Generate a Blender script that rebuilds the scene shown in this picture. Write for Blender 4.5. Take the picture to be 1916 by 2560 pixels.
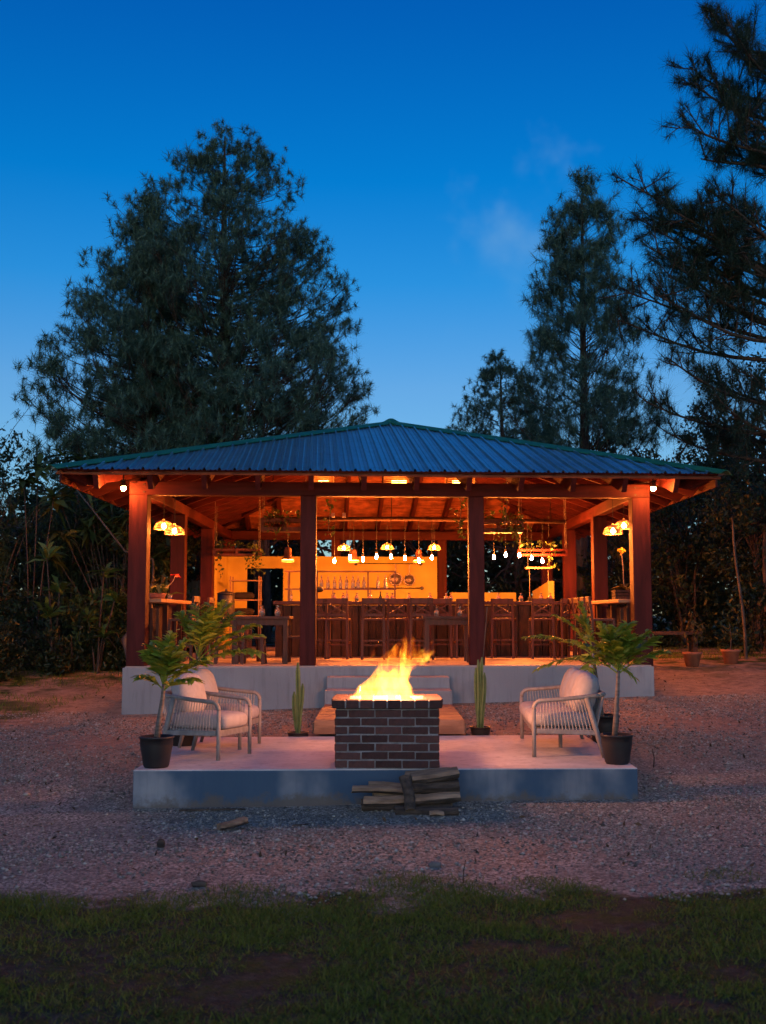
import bpy, math, random
import numpy as np
from mathutils import Vector, Matrix

# ------------------------------------------------------------------ camera, sky, light, exposure
scene = bpy.context.scene
for o in list(bpy.data.objects):
    bpy.data.objects.remove(o)
COL = scene.collection
R = math.radians

cam_data = bpy.data.cameras.new('camera')
cam_data.sensor_fit = 'VERTICAL'
cam_data.sensor_height = 36.0
cam_data.lens = 39.4
cam_data.clip_end = 1000
cam_data.dof.use_dof = True
cam_data.dof.focus_distance = 15.0
cam_data.dof.aperture_fstop = 2.8
cam = bpy.data.objects.new('camera', cam_data)
COL.objects.link(cam)
cam.location = (0, 0, 1.83)
cam.rotation_euler = (R(90 + 5.305), 0, 0)
scene.camera = cam

SUN_EL, SUN_AZ = 9.0, 180.0          # afterglow low in the sky behind the camera
world = bpy.data.worlds.new('World')
scene.world = world
world.use_nodes = True
wn, wl = world.node_tree.nodes, world.node_tree.links
wn.clear()
w_out = wn.new('ShaderNodeOutputWorld')
w_bg = wn.new('ShaderNodeBackground')
w_bg.inputs['Strength'].default_value = 0.085
sky = wn.new('ShaderNodeTexSky')
sky.sky_type = 'NISHITA'
sky.sun_disc = False
sky.sun_elevation = R(SUN_EL)
sky.sun_rotation = R(SUN_AZ)
sky.air_density = 1.0
sky.dust_density = 0.3
sky.ozone_density = 4.0
w_tint = wn.new('ShaderNodeMix')
w_tint.data_type = 'RGBA'
w_tint.blend_type = 'MULTIPLY'
w_tint.inputs[0].default_value = 1.0
wl.new(sky.outputs[0], w_tint.inputs[6])
# dusk: pale toward the horizon all round, deep blue higher up
w_tc = wn.new('ShaderNodeTexCoord')
w_sep = wn.new('ShaderNodeSeparateXYZ')
wl.new(w_tc.outputs['Generated'], w_sep.inputs[0])
w_ramp = wn.new('ShaderNodeValToRGB')
w_el = w_ramp.color_ramp.elements
for p_, c_ in ((0.0, (1.5, 1.5, 1.5)), (0.2, (1.1, 1.5, 1.75)), (0.29, (0.28, 1.42, 1.95)), (0.37, (0.02, 1.28, 2.0)), (0.5, (0.012, 0.95, 1.9)), (1.0, (0.012, 0.75, 1.7))):
    e_ = w_el[0] if p_ == 0.0 else (w_el[-1] if p_ == 1.0 else w_el.new(p_))
    e_.position = p_
    e_.color = (*c_, 1)
wl.new(w_sep.outputs[2], w_ramp.inputs[0])
wl.new(w_ramp.outputs[0], w_tint.inputs[7])
# a thin wisp of evening cloud
w_dot = wn.new('ShaderNodeVectorMath')
w_dot.operation = 'DISTANCE'
w_dot.inputs[1].default_value = (0.108, 0.940, 0.324)
w_noise = wn.new('ShaderNodeTexNoise')
w_noise.inputs['Scale'].default_value = 8.0
w_noise.inputs['Detail'].default_value = 5.0
w_noise.inputs['Roughness'].default_value = 0.5
w_noise.inputs['Distortion'].default_value = 0.15
w_rng = wn.new('ShaderNodeMapRange')
w_rng.inputs[1].default_value = 0.075
w_rng.inputs[2].default_value = 0.0
w_rng.inputs[3].default_value = 0.0
w_rng.inputs[4].default_value = 1.0
w_rng.interpolation_type = 'SMOOTHSTEP'
w_mul = wn.new('ShaderNodeMath')
w_mul.operation = 'MULTIPLY'
w_mul2 = wn.new('ShaderNodeMath')
w_mul2.operation = 'MULTIPLY'
w_mul2.inputs[1].default_value = 0.38
w_cl = wn.new('ShaderNodeMix')
w_cl.data_type = 'RGBA'
w_cl.inputs[7].default_value = (2.4, 4.9, 8.0, 1)
w_wn = wn.new('ShaderNodeTexNoise')
w_wn.inputs['Scale'].default_value = 13.0
w_wn.inputs['Detail'].default_value = 4.0
wl.new(w_tc.outputs['Generated'], w_wn.inputs['Vector'])
w_warp = wn.new('ShaderNodeVectorMath')
w_warp.operation = 'MULTIPLY_ADD'
w_warp.inputs[1].default_value = (0.26, 0.26, 0.26)
w_off = wn.new('ShaderNodeVectorMath')
w_off.operation = 'SUBTRACT'
w_off.inputs[1].default_value = (0.13, 0.13, 0.13)
wl.new(w_tc.outputs['Generated'], w_off.inputs[0])
wl.new(w_wn.outputs['Color'], w_warp.inputs[0])
wl.new(w_off.outputs[0], w_warp.inputs[2])
wl.new(w_warp.outputs[0], w_dot.inputs[0])
wl.new(w_tc.outputs['Generated'], w_noise.inputs['Vector'])
wl.new(w_dot.outputs['Value'], w_rng.inputs[0])
wl.new(w_rng.outputs[0], w_mul.inputs[0])
w_nr = wn.new('ShaderNodeMapRange')
w_nr.interpolation_type = 'SMOOTHSTEP'
w_nr.inputs[1].default_value = 0.30
w_nr.inputs[2].default_value = 0.62
wl.new(w_noise.outputs[0], w_nr.inputs[0])
wl.new(w_nr.outputs[0], w_mul.inputs[1])
wl.new(w_mul.outputs[0], w_mul2.inputs[0])
wl.new(w_mul2.outputs[0], w_cl.inputs[0])
wl.new(w_tint.outputs[2], w_cl.inputs[6])
wl.new(w_cl.outputs[2], w_bg.inputs['Color'])
wl.new(w_bg.outputs[0], w_out.inputs['Surface'])

sun_data = bpy.data.lights.new('sun', 'SUN')
sun_data.energy = 0.55
sun_data.angle = R(60)
sun_data.color = (1.0, 0.80, 0.66)
sun = bpy.data.objects.new('sun', sun_data)
COL.objects.link(sun)
sun.rotation_euler = (R(90 - SUN_EL - 12), 0, 0)

scene.view_settings.view_transform = 'Standard'
scene.view_settings.look = 'None'
scene.view_settings.exposure = 0.0
scene.view_settings.gamma = 1.0
scene.view_settings.use_curve_mapping = False
cy = scene.cycles
cy.use_denoising = True
cy.use_adaptive_sampling = True
cy.adaptive_threshold = 0.03
cy.max_bounces = 5
cy.diffuse_bounces = 2
cy.glossy_bounces = 2
cy.transmission_bounces = 5
cy.transparent_max_bounces = 8
cy.sample_clamp_indirect = 4.0
cy.caustics_reflective = False
cy.caustics_refractive = False

BULB = (1.0, 0.215, 0.03)
FIRE = (1.0, 0.34, 0.135)

# ------------------------------------------------------------------ helpers
rng = np.random.default_rng(11)
random.seed(5)
ORG = {}


def N(nt, kind, **kw):
    n = nt.nodes.new(kind)
    for k, v in kw.items():
        setattr(n, k, v)
    return n


def mat(name, c1, c2=None, rough=0.8, scale=6.0, stretch=(1, 1, 1), bump=0.0, bscale=None, metallic=0.0,
        detail=6.0, vary=0.0, streak=0.0, c3=None, c3scale=1.5, c3amt=0.5, spec=0.5, lo=0.35, hi=0.65):
    """Principled material whose colour comes from one or two layers of noise in object space."""
    m = bpy.data.materials.new(name)
    m.use_nodes = True
    nt = m.node_tree
    b = nt.nodes['Principled BSDF']
    b.inputs['Roughness'].default_value = rough
    b.inputs['Metallic'].default_value = metallic
    b.inputs['Specular IOR Level'].default_value = spec
    c2 = c2 or tuple(x * 0.7 for x in c1)
    tc = N(nt, 'ShaderNodeTexCoord')
    mp = N(nt, 'ShaderNodeMapping')
    mp.inputs['Scale'].default_value = stretch
    nt.links.new(tc.outputs['Object'], mp.inputs['Vector'])
    no = N(nt, 'ShaderNodeTexNoise')
    no.inputs['Scale'].default_value = scale
    no.inputs['Detail'].default_value = detail
    nt.links.new(mp.outputs[0], no.inputs['Vector'])
    rp = N(nt, 'ShaderNodeValToRGB')
    rp.color_ramp.elements[0].position = lo
    rp.color_ramp.elements[0].color = (*c2, 1)
    rp.color_ramp.elements[1].position = hi
    rp.color_ramp.elements[1].color = (*c1, 1)
    nt.links.new(no.outputs[0], rp.inputs[0])
    col = rp.outputs[0]
    if c3:
        n2 = N(nt, 'ShaderNodeTexNoise')
        n2.inputs['Scale'].default_value = c3scale
        n2.inputs['Detail'].default_value = 5
        n2.inputs['Roughness'].default_value = 0.6
        nt.links.new(tc.outputs['Object'], n2.inputs['Vector'])
        r2 = N(nt, 'ShaderNodeMapRange')
        r2.inputs[1].default_value = 0.45
        r2.inputs[2].default_value = 0.7
        r2.inputs[4].default_value = c3amt
        nt.links.new(n2.outputs[0], r2.inputs[0])
        mx = N(nt, 'ShaderNodeMix', data_type='RGBA')
        nt.links.new(r2.outputs[0], mx.inputs[0])
        nt.links.new(col, mx.inputs[6])
        mx.inputs[7].default_value = (*c3, 1)
        col = mx.outputs[2]
    if streak:
        ms_ = N(nt, 'ShaderNodeMapping')
        ms_.inputs['Scale'].default_value = (1, 1, 0.12)
        nt.links.new(tc.outputs['Object'], ms_.inputs['Vector'])
        n3 = N(nt, 'ShaderNodeTexNoise')
        n3.inputs['Scale'].default_value = 11
        n3.inputs['Detail'].default_value = 7
        n3.inputs['Roughness'].default_value = 0.65
        nt.links.new(ms_.outputs[0], n3.inputs['Vector'])
        r3 = N(nt, 'ShaderNodeMapRange')
        r3.inputs[1].default_value = 0.5
        r3.inputs[2].default_value = 0.72
        r3.inputs[3].default_value = 1.0
        r3.inputs[4].default_value = 1.0 - streak
        nt.links.new(n3.outputs[0], r3.inputs[0])
        h3 = N(nt, 'ShaderNodeHueSaturation')
        nt.links.new(r3.outputs[0], h3.inputs['Value'])
        nt.links.new(col, h3.inputs['Color'])
        col = h3.outputs[0]
    if vary:
        oi = N(nt, 'ShaderNodeObjectInfo')
        mr = N(nt, 'ShaderNodeMapRange')
        mr.inputs[3].default_value = 1 - vary
        mr.inputs[4].default_value = 1 + vary
        nt.links.new(oi.outputs['Random'], mr.inputs[0])
        hv = N(nt, 'ShaderNodeHueSaturation')
        nt.links.new(mr.outputs[0], hv.inputs['Value'])
        nt.links.new(col, hv.inputs['Color'])
        col = hv.outputs[0]
    nt.links.new(col, b.inputs['Base Color'])
    if bump:
        nb = N(nt, 'ShaderNodeTexNoise')
        nb.inputs['Scale'].default_value = bscale or scale * 4
        nb.inputs['Detail'].default_value = 6
        nt.links.new(mp.outputs[0], nb.inputs['Vector'])
        bp = N(nt, 'ShaderNodeBump')
        bp.inputs['Strength'].default_value = bump
        bp.inputs['Distance'].default_value = 0.02
        nt.links.new(nb.outputs[0], bp.inputs['Height'])
        nt.links.new(bp.outputs[0], b.inputs['Normal'])
    return m


def leafmat(name, cols, rough=0.55, trans=0.25):
    """Leaf material: every leaf (mesh island) takes its own shade of the given colours."""
    m = bpy.data.materials.new(name)
    m.use_nodes = True
    nt = m.node_tree
    b = nt.nodes['Principled BSDF']
    b.inputs['Roughness'].default_value = rough
    b.inputs['Specular IOR Level'].default_value = 0.35
    ge = N(nt, 'ShaderNodeNewGeometry')
    rp = N(nt, 'ShaderNodeValToRGB')
    el = rp.color_ramp.elements
    while len(el) < len(cols):
        el.new(0.5)
    for i, c in enumerate(cols):
        el[i].position = i / (len(cols) - 1)
        el[i].color = (*c, 1)
    nt.links.new(ge.outputs['Random Per Island'], rp.inputs[0])
    nt.links.new(rp.outputs[0], b.inputs['Base Color'])
    if trans:
        tr = N(nt, 'ShaderNodeBsdfTranslucent')
        nt.links.new(rp.outputs[0], tr.inputs['Color'])
        mx = N(nt, 'ShaderNodeMixShader')
        mx.inputs[0].default_value = trans
        nt.links.new(b.outputs[0], mx.inputs[1])
        nt.links.new(tr.outputs[0], mx.inputs[2])
        nt.links.new(mx.outputs[0], nt.nodes['Material Output'].inputs['Surface'])
    return m


def emat(name, col, strength):
    m = bpy.data.materials.new(name)
    m.use_nodes = True
    nt = m.node_tree
    nt.nodes.remove(nt.nodes['Principled BSDF'])
    e = N(nt, 'ShaderNodeEmission')
    e.inputs[0].default_value = (*col, 1)
    e.inputs[1].default_value = strength
    nt.links.new(e.outputs[0], nt.nodes['Material Output'].inputs['Surface'])
    return m


def glassmat(name, col, rough=0.06):
    m = bpy.data.materials.new(name)
    m.use_nodes = True
    b = m.node_tree.nodes['Principled BSDF']
    b.inputs['Base Color'].default_value = (*col, 1)
    b.inputs['Transmission Weight'].default_value = 0.85
    b.inputs['Roughness'].default_value = rough
    return m


def norg(o):
    return ORG.get(o.name, Vector((0, 0, 0)))


def finish(o, m, parent, smooth, bevel):
    o.data.materials.append(m)
    COL.objects.link(o)
    if parent is not None:
        o.parent = parent
        ORG[o.name] = norg(parent)
    if smooth:
        o.data.polygons.foreach_set('use_smooth', [True] * len(o.data.polygons))
    if bevel:
        bm = o.modifiers.new('edge', 'BEVEL')
        bm.width = bevel
        bm.segments = 2
        bm.limit_method = 'ANGLE'
        bm.angle_limit = R(40)
    return o


class MB:
    """Collects shapes (world coordinates) and links them as ONE mesh object."""
    def __init__(s):
        s.v, s.f = [], []

    def add(s, vs, fs):
        n = len(s.v)
        s.v.extend([tuple(v) for v in vs])
        s.f.extend([tuple(i + n for i in f) for f in fs])
        return s

    def box(s, c, d, rz=0.0, rot=None):
        M = rot if rot is not None else Matrix.Rotation(rz, 3, 'Z')
        c = Vector(c)
        vs = [c + M @ Vector((sx * d[0] / 2, sy * d[1] / 2, sz * d[2] / 2)) for sx in (-1, 1) for sy in (-1, 1) for sz in (-1, 1)]
        return s.add(vs, [(0, 1, 3, 2), (4, 6, 7, 5), (0, 4, 5, 1), (2, 3, 7, 6), (0, 2, 6, 4), (1, 5, 7, 3)])

    def beam(s, p, q, w, h, up=(0, 0, 1), off=0.0):
        p, q = Vector(p), Vector(q)
        d = (q - p).normalized()
        u = Vector(up)
        side = d.cross(u).normalized()
        u = side.cross(d).normalized()
        vs = []
        for e in (p, q):
            for a, b in ((-1, -1), (1, -1), (1, 1), (-1, 1)):
                vs.append(e + side * (a * w / 2) + u * (b * h / 2 + off))
        return s.add(vs, [(0, 1, 2, 3), (7, 6, 5, 4), (0, 4, 5, 1), (1, 5, 6, 2), (2, 6, 7, 3), (3, 7, 4, 0)])

    def tube(s, pts, rad, n=6, flat=1.0):
        pts = [Vector(p) for p in pts]
        if not hasattr(rad, '__len__'):
            rad = [rad] * len(pts)
        rings = []
        for i, p in enumerate(pts):
            a = pts[max(i - 1, 0)]
            b = pts[min(i + 1, len(pts) - 1)]
            d = (b - a).normalized()
            ref = Vector((0, 0, 1)) if abs(d.z) < 0.9 else Vector((1, 0, 0))
            x = d.cross(ref).normalized()
            y = x.cross(d).normalized()
            rings.append([p + x * (math.cos(t) * rad[i]) + y * (math.sin(t) * rad[i] * flat) for t in [2 * math.pi * k / n for k in range(n)]])
        vs = [v for r_ in rings for v in r_]
        fs = []
        for i in range(len(pts) - 1):
            for k in range(n):
                fs.append((i * n + k, i * n + (k + 1) % n, (i + 1) * n + (k + 1) % n, (i + 1) * n + k))
        fs.append(tuple(range(n - 1, -1, -1)))
        fs.append(tuple((len(pts) - 1) * n + k for k in range(n)))
        return s.add(vs, fs)

    def lathe(s, prof, c=(0, 0, 0), n=14, cap=True):
        c = Vector(c)
        vs = [c + Vector((r * math.cos(2 * math.pi * k / n), r * math.sin(2 * math.pi * k / n), z)) for r, z in prof for k in range(n)]
        fs = []
        for i in range(len(prof) - 1):
            for k in range(n):
                fs.append((i * n + k, i * n + (k + 1) % n, (i + 1) * n + (k + 1) % n, (i + 1) * n + k))
        if cap:
            fs.append(tuple(range(n - 1, -1, -1)))
            fs.append(tuple((len(prof) - 1) * n + k for k in range(n)))
        return s.add(vs, fs)

    def pillow(s, c, d, e=0.38, rot=None, n=16, m=10):
        """Soft cushion (superellipsoid) of full size d."""
        c = Vector(c)
        M = rot if rot is not None else Matrix.Identity(3)
        pw = lambda t, q: math.copysign(abs(t) ** q, t)
        vs = []
        for i in range(m + 1):
            a = -math.pi / 2 + math.pi * i / m
            for k in range(n):
                b = 2 * math.pi * k / n
                vs.append(c + M @ Vector((d[0] / 2 * pw(math.cos(a), e * 1.3) * pw(math.cos(b), e), d[1] / 2 * pw(math.cos(a), e * 1.3) * pw(math.sin(b), e), d[2] / 2 * pw(math.sin(a), 0.75))))
        fs = []
        for i in range(m):
            for k in range(n):
                fs.append((i * n + k, i * n + (k + 1) % n, (i + 1) * n + (k + 1) % n, (i + 1) * n + k))
        return s.add(vs, fs)

    def build(s, name, m, parent=None, smooth=False, bevel=0.0):
        me = bpy.data.meshes.new(name)
        o_ = norg(parent) if parent is not None else Vector((0, 0, 0))
        me.from_pydata([(v[0] - o_.x, v[1] - o_.y, v[2] - o_.z) for v in s.v], [], s.f)
        me.update()
        return finish(bpy.data.objects.new(name, me), m, parent, smooth, bevel)


def np_mesh(name, V, F, m, parent=None, smooth=False):
    """Many small faces at once: V (n,3) array, F (k,3) triangles or (k,4) quads."""
    V = np.asarray(V, dtype=np.float64)
    if parent is not None:
        V = V - np.array(norg(parent))
    F = np.asarray(F, dtype=np.int32)
    k = F.shape[1]
    me = bpy.data.meshes.new(name)
    me.vertices.add(len(V))
    me.vertices.foreach_set('co', V.astype(np.float32).ravel())
    me.loops.add(F.size)
    me.loops.foreach_set('vertex_index', F.ravel())
    me.polygons.add(len(F))
    me.polygons.foreach_set('loop_start', np.arange(0, F.size, k, dtype=np.int32))
    me.polygons.foreach_set('loop_total', np.full(len(F), k, dtype=np.int32))
    me.update(calc_edges=True)
    return finish(bpy.data.objects.new(name, me), m, parent, smooth, 0)


def props(o, label=None, cat=None, group=None, kind=None):
    if label:
        o['label'] = label
    if cat:
        o['category'] = cat
    if group:
        o['group'] = group
    if kind:
        o['kind'] = kind
    return o


def thing(name, label, cat, loc=(0, 0, 0), group=None):
    o = bpy.data.objects.new(name, None)
    o.empty_display_size = 0.1
    COL.objects.link(o)
    o.location = loc
    ORG[o.name] = Vector(loc)
    return props(o, label, cat, group)


def dup(root, loc, rz=0.0, label=None, group=None, scale=1.0):
    def cp(o, parent):
        c = o.copy()
        COL.objects.link(c)
        c.parent = parent
        for ch in o.children:
            cp(ch, c)
        return c
    r_ = cp(root, None)
    r_.location = loc
    r_.rotation_euler = (0, 0, rz)
    r_.scale = (scale, scale, scale)
    if label:
        r_['label'] = label
    if group:
        r_['group'] = group
    return r_


class Series:
    """First call places the prototype itself, later calls place copies of it."""
    def __init__(s, proto):
        s.p, s.used = proto, False

    def put(s, loc, rz=0.0, label=None, group=None, scale=1.0):
        if s.used:
            return dup(s.p, loc, rz, label, group, scale)
        s.used = True
        s.first = (loc, rz, label, group, scale)
        s.p['label'] = label
        return s.p

    def done(s):
        loc, rz, label, group, scale = s.first
        s.p.location = loc
        s.p.rotation_euler = (0, 0, rz)
        s.p.scale = (scale,) * 3
        if group:
            s.p['group'] = group


ORD = ['first', 'second', 'third', 'fourth', 'fifth', 'sixth', 'seventh', 'eighth', 'ninth', 'tenth', 'eleventh', 'twelfth']


def unit(a):
    return a / np.maximum(np.linalg.norm(a, axis=-1, keepdims=True), 1e-9)


def blades(Pb, D, L, W, droop=0.0, seg=2):
    """Strap leaves / needles. Pb (n,3) base, D (n,3) unit direction, L, W (n,)."""
    n = len(Pb)
    L = np.broadcast_to(L, (n,))[:, None]
    W = np.broadcast_to(W, (n,))[:, None]
    S = np.cross(D, unit(rng.normal(size=(n, 3)) * 0.35 + np.array([0, 0, 1.0])))
    S = unit(S)
    dz = np.zeros((n, 3))
    dz[:, 2] = 1
    if seg == 1:
        V = np.stack([Pb - S * W / 2, Pb + S * W / 2, Pb + D * L - dz * L * droop], 1).reshape(-1, 3)
        return V, np.arange(3 * n).reshape(n, 3)
    M = Pb + D * L * 0.5 - dz * L * droop * 0.22
    T = Pb + D * L * 0.96 - dz * L * droop
    V = np.stack([Pb - S * W * 0.3, Pb + S * W * 0.3, M + S * W / 2, M - S * W / 2, T], 1).reshape(-1, 3)
    b = (np.arange(n) * 5)[:, None]
    F = np.concatenate([b + [0, 1, 2], b + [0, 2, 3], b + [3, 2, 4]], 0)
    return V, F


def diamonds(Pc, size, flat=0.3, aspect=0.45):
    """Small leaves as folded diamonds round the points Pc."""
    n = len(Pc)
    D = unit(rng.normal(size=(n, 3)) + np.array([0, 0, -0.25]))
    U = unit(rng.normal(size=(n, 3)))
    S = unit(np.cross(D, U))
    s = (np.broadcast_to(size, (n,)) * rng.uniform(0.6, 1.2, n))[:, None]
    up = np.cross(S, D) * 0.12
    V = np.stack([Pc - D * s / 2, Pc + S * s * aspect / 2 + up * s, Pc + D * s / 2, Pc - S * s * aspect / 2 + up * s], 1).reshape(-1, 3)
    b = (np.arange(n) * 4)[:, None]
    F = np.concatenate([b + [0, 1, 2], b + [0, 2, 3]], 0)
    return V, F


def join(parts):
    Vs, Fs, n = [], [], 0
    for V, F in parts:
        Vs.append(V)
        Fs.append(F + n)
        n += len(V)
    return np.concatenate(Vs), np.concatenate(Fs)


def clumps(c, r, n_cl, n_leaf, cr, low=-1.0):
    """Points gathered in clumps through an ellipsoid: an uneven crown with gaps."""
    d = unit(rng.normal(size=(n_cl, 3)))
    rad = rng.uniform(0.35, 1.0, n_cl) ** 0.6
    cc = np.array(c) + d * rad[:, None] * np.array(r)
    cc = cc[cc[:, 2] > low]
    P = np.repeat(cc, n_leaf, 0)
    sz = np.repeat(rng.uniform(0.5, 1.3, len(cc)), n_leaf)
    off = unit(rng.normal(size=P.shape)) * (rng.uniform(0, 1, len(P)) ** 0.5 * cr * sz)[:, None]
    return cc, P + off * np.array([1, 1, 0.75])


# ------------------------------------------------------------------ materials
M = {}
M['wood_red'] = mat('red_brown_timber', (0.078, 0.0145, 0.014), (0.045, 0.009, 0.009), spec=0.12, rough=0.6, scale=3, stretch=(4, 4, 0.5), bump=0.25, bscale=9, vary=0.08)
M['wood_red_x'] = mat('red_brown_timber_lengthwise', (0.078, 0.0145, 0.014), (0.045, 0.009, 0.009), spec=0.12, rough=0.6, scale=3, stretch=(0.5, 4, 4), bump=0.25, bscale=9, vary=0.08)
M['wood_red_y'] = mat('red_brown_timber_depthwise', (0.078, 0.0145, 0.014), (0.045, 0.009, 0.009), spec=0.12, rough=0.6, scale=3, stretch=(4, 0.5, 4), bump=0.25, bscale=9, vary=0.08)
M['furn'] = mat('dark_oiled_wood', (0.10, 0.028, 0.016), (0.05, 0.015, 0.010), spec=0.3, rough=0.5, scale=5, stretch=(3, 3, 0.6), bump=0.15, vary=0.18)
M['bark_plank'] = mat('rough_bark_edged_plank', (0.065, 0.026, 0.013), (0.022, 0.010, 0.006), rough=0.8, scale=4, stretch=(3, 3, 0.5), bump=0.5, vary=0.3, c3=(0.10, 0.045, 0.02), c3scale=3)
M['plank_edge'] = mat('pale_cut_wood', (0.42, 0.25, 0.13), (0.28, 0.15, 0.08), rough=0.6, scale=5, stretch=(0.6, 3, 3), bump=0.2, vary=0.15)
M['reed'] = mat('dry_reed_mat', (0.34, 0.10, 0.04), (0.16, 0.045, 0.02), rough=0.75, scale=3.5, stretch=(1, 1, 1), bump=0.2, bscale=30, c3=(0.06, 0.018, 0.010), c3scale=5, c3amt=0.75)
M['concrete'] = mat('smooth_grey_concrete', (0.35, 0.375, 0.39), (0.265, 0.285, 0.30), rough=0.85, scale=2.2, bump=0.12, bscale=40, c3=(0.20, 0.21, 0.22), c3scale=1.1, c3amt=0.7, streak=0.25)
M['floor'] = mat('polished_cement_floor', (0.42, 0.36, 0.32), (0.33, 0.28, 0.25), rough=0.6, scale=1.5, bump=0.05, c3=(0.27, 0.22, 0.19), c3scale=0.8)
M['deck'] = mat('deck_board', (0.34, 0.20, 0.13), (0.20, 0.11, 0.075), rough=0.7, scale=5, stretch=(0.6, 3, 3), bump=0.3, vary=0.15)
M['roof'] = mat('blue_grey_corrugated_metal', (0.28, 0.50, 0.54), (0.20, 0.39, 0.43), rough=0.3, streak=0.2, scale=2.5, metallic=0.75, bump=0.03, vary=0.05, c3=(0.24, 0.30, 0.34), c3scale=1.2, c3amt=0.4)
M['green_cap'] = mat('green_painted_metal', (0.02, 0.19, 0.10), (0.014, 0.14, 0.075), rough=0.45, scale=3, metallic=0.2, spec=0.5)
M['ochre'] = mat('ochre_painted_plaster', (0.64, 0.52, 0.10), (0.52, 0.40, 0.07), rough=0.85, scale=2.0, bump=0.15, bscale=18, c3=(0.50, 0.36, 0.07), c3scale=1.4, c3amt=0.6)
M['metal_dark'] = mat('black_iron', (0.03, 0.028, 0.027), (0.018, 0.017, 0.016), rough=0.45, scale=8, metallic=0.6)
M['metal_shelf'] = mat('rusty_steel_frame', (0.22, 0.10, 0.06), (0.12, 0.05, 0.03), rough=0.5, scale=12, metallic=0.5)
M['steel'] = mat('worn_pan_steel', (0.16, 0.13, 0.11), (0.06, 0.05, 0.045), rough=0.35, scale=9, metallic=0.85)
M['brick'] = mat('sooty_red_brick', (0.15, 0.052, 0.04), (0.065, 0.028, 0.024), rough=0.9, scale=9, bump=0.5, bscale=45, vary=0.4, c3=(0.035, 0.028, 0.03), c3scale=6, c3amt=0.7)
M['mortar'] = mat('grey_mortar', (0.32, 0.315, 0.32), (0.20, 0.195, 0.20), rough=0.95, scale=14, bump=0.5, bscale=60)
M['frame_wood'] = mat('bleached_grey_teak', (0.31, 0.285, 0.265), (0.22, 0.20, 0.185), rough=0.65, scale=9, stretch=(2, 2, 1), bump=0.15, vary=0.05)
M['rope'] = mat('light_grey_rope', (0.40, 0.385, 0.375), (0.29, 0.28, 0.275), rough=0.9, scale=60, bump=0.3, bscale=90)
M['fabric'] = mat('light_grey_woven_fabric', (0.48, 0.45, 0.45), (0.41, 0.385, 0.385), rough=0.95, scale=14, bump=0.35, bscale=160, c3=(0.38, 0.355, 0.36), c3scale=5)
M['pot_black'] = mat('black_plastic_pot', (0.022, 0.02, 0.021), (0.014, 0.013, 0.014), rough=0.5, scale=7)
M['terracotta'] = mat('terracotta', (0.34, 0.14, 0.08), (0.24, 0.095, 0.06), rough=0.85, scale=9, bump=0.2)
M['soil'] = mat('dark_potting_soil', (0.05, 0.033, 0.022), (0.02, 0.014, 0.01), rough=1, scale=30, bump=0.8, bscale=60)
M['cactus'] = mat('cactus_skin', (0.075, 0.15, 0.045), (0.04, 0.09, 0.03), rough=0.6, scale=10, bump=0.3, c3=(0.13, 0.16, 0.07), c3scale=9)
M['palm'] = leafmat('palm_leaflet', [(0.18, 0.28, 0.035), (0.28, 0.37, 0.045), (0.38, 0.42, 0.06)], rough=0.38, trans=0.4)
M['stem'] = mat('grey_palm_stem', (0.20, 0.17, 0.15), (0.11, 0.09, 0.08), rough=0.8, scale=6, stretch=(1, 1, 6), bump=0.3)
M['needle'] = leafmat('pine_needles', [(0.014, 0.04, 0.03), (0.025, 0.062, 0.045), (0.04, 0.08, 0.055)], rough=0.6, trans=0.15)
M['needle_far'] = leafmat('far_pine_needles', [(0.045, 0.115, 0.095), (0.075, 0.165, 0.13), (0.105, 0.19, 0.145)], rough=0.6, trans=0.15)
M['bark'] = mat('pine_bark', (0.075, 0.055, 0.045), (0.03, 0.022, 0.019), rough=0.95, scale=5, stretch=(3, 3, 0.7), bump=0.8, bscale=14)
M['bark_pale'] = mat('pale_stem_bark', (0.10, 0.085, 0.075), (0.045, 0.037, 0.032), rough=0.95, scale=7, stretch=(2, 2, 0.6), bump=0.5)
M['leaf_dark'] = leafmat('dark_broad_leaf', [(0.008, 0.018, 0.009), (0.015, 0.033, 0.014), (0.026, 0.048, 0.018)], rough=0.5, trans=0.2)
M['leaf_mid'] = leafmat('mid_green_leaf', [(0.025, 0.05, 0.014), (0.05, 0.085, 0.022), (0.08, 0.11, 0.03)], rough=0.5, trans=0.25)
M['leaf_light'] = leafmat('light_strap_leaf', [(0.045, 0.10, 0.025), (0.075, 0.15, 0.035), (0.11, 0.17, 0.045)], rough=0.45, trans=0.25)
M['leaf_dry'] = leafmat('warm_dry_leaf', [(0.035, 0.038, 0.013), (0.055, 0.052, 0.017), (0.08, 0.06, 0.02)], rough=0.6, trans=0.2)
M['bamboo'] = leafmat('bamboo_leaf', [(0.02, 0.045, 0.018), (0.04, 0.075, 0.028), (0.06, 0.095, 0.035)], rough=0.5, trans=0.25)
M['basket'] = leafmat('woven_rattan', [(0.62, 0.48, 0.26), (0.75, 0.60, 0.34)], rough=0.7, trans=0.45)
M['log_bark'] = mat('firewood_bark', (0.12, 0.085, 0.062), (0.04, 0.03, 0.024), rough=0.95, scale=8, stretch=(0.7, 3, 3), bump=0.8, bscale=22, vary=0.2)
M['log_wood'] = mat('split_firewood', (0.42, 0.27, 0.165), (0.22, 0.135, 0.08), rough=0.9, scale=7, stretch=(0.6, 4, 4), bump=0.5, bscale=18, vary=0.22)
M['glass_clear'] = glassmat('clear_glass', (0.95, 0.93, 0.88))
M['glass_green'] = glassmat('dark_bottle_glass', (0.10, 0.14, 0.06))
M['label_paper'] = mat('bottle_label', (0.62, 0.52, 0.36), (0.5, 0.4, 0.26), rough=0.8, scale=25)
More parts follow.
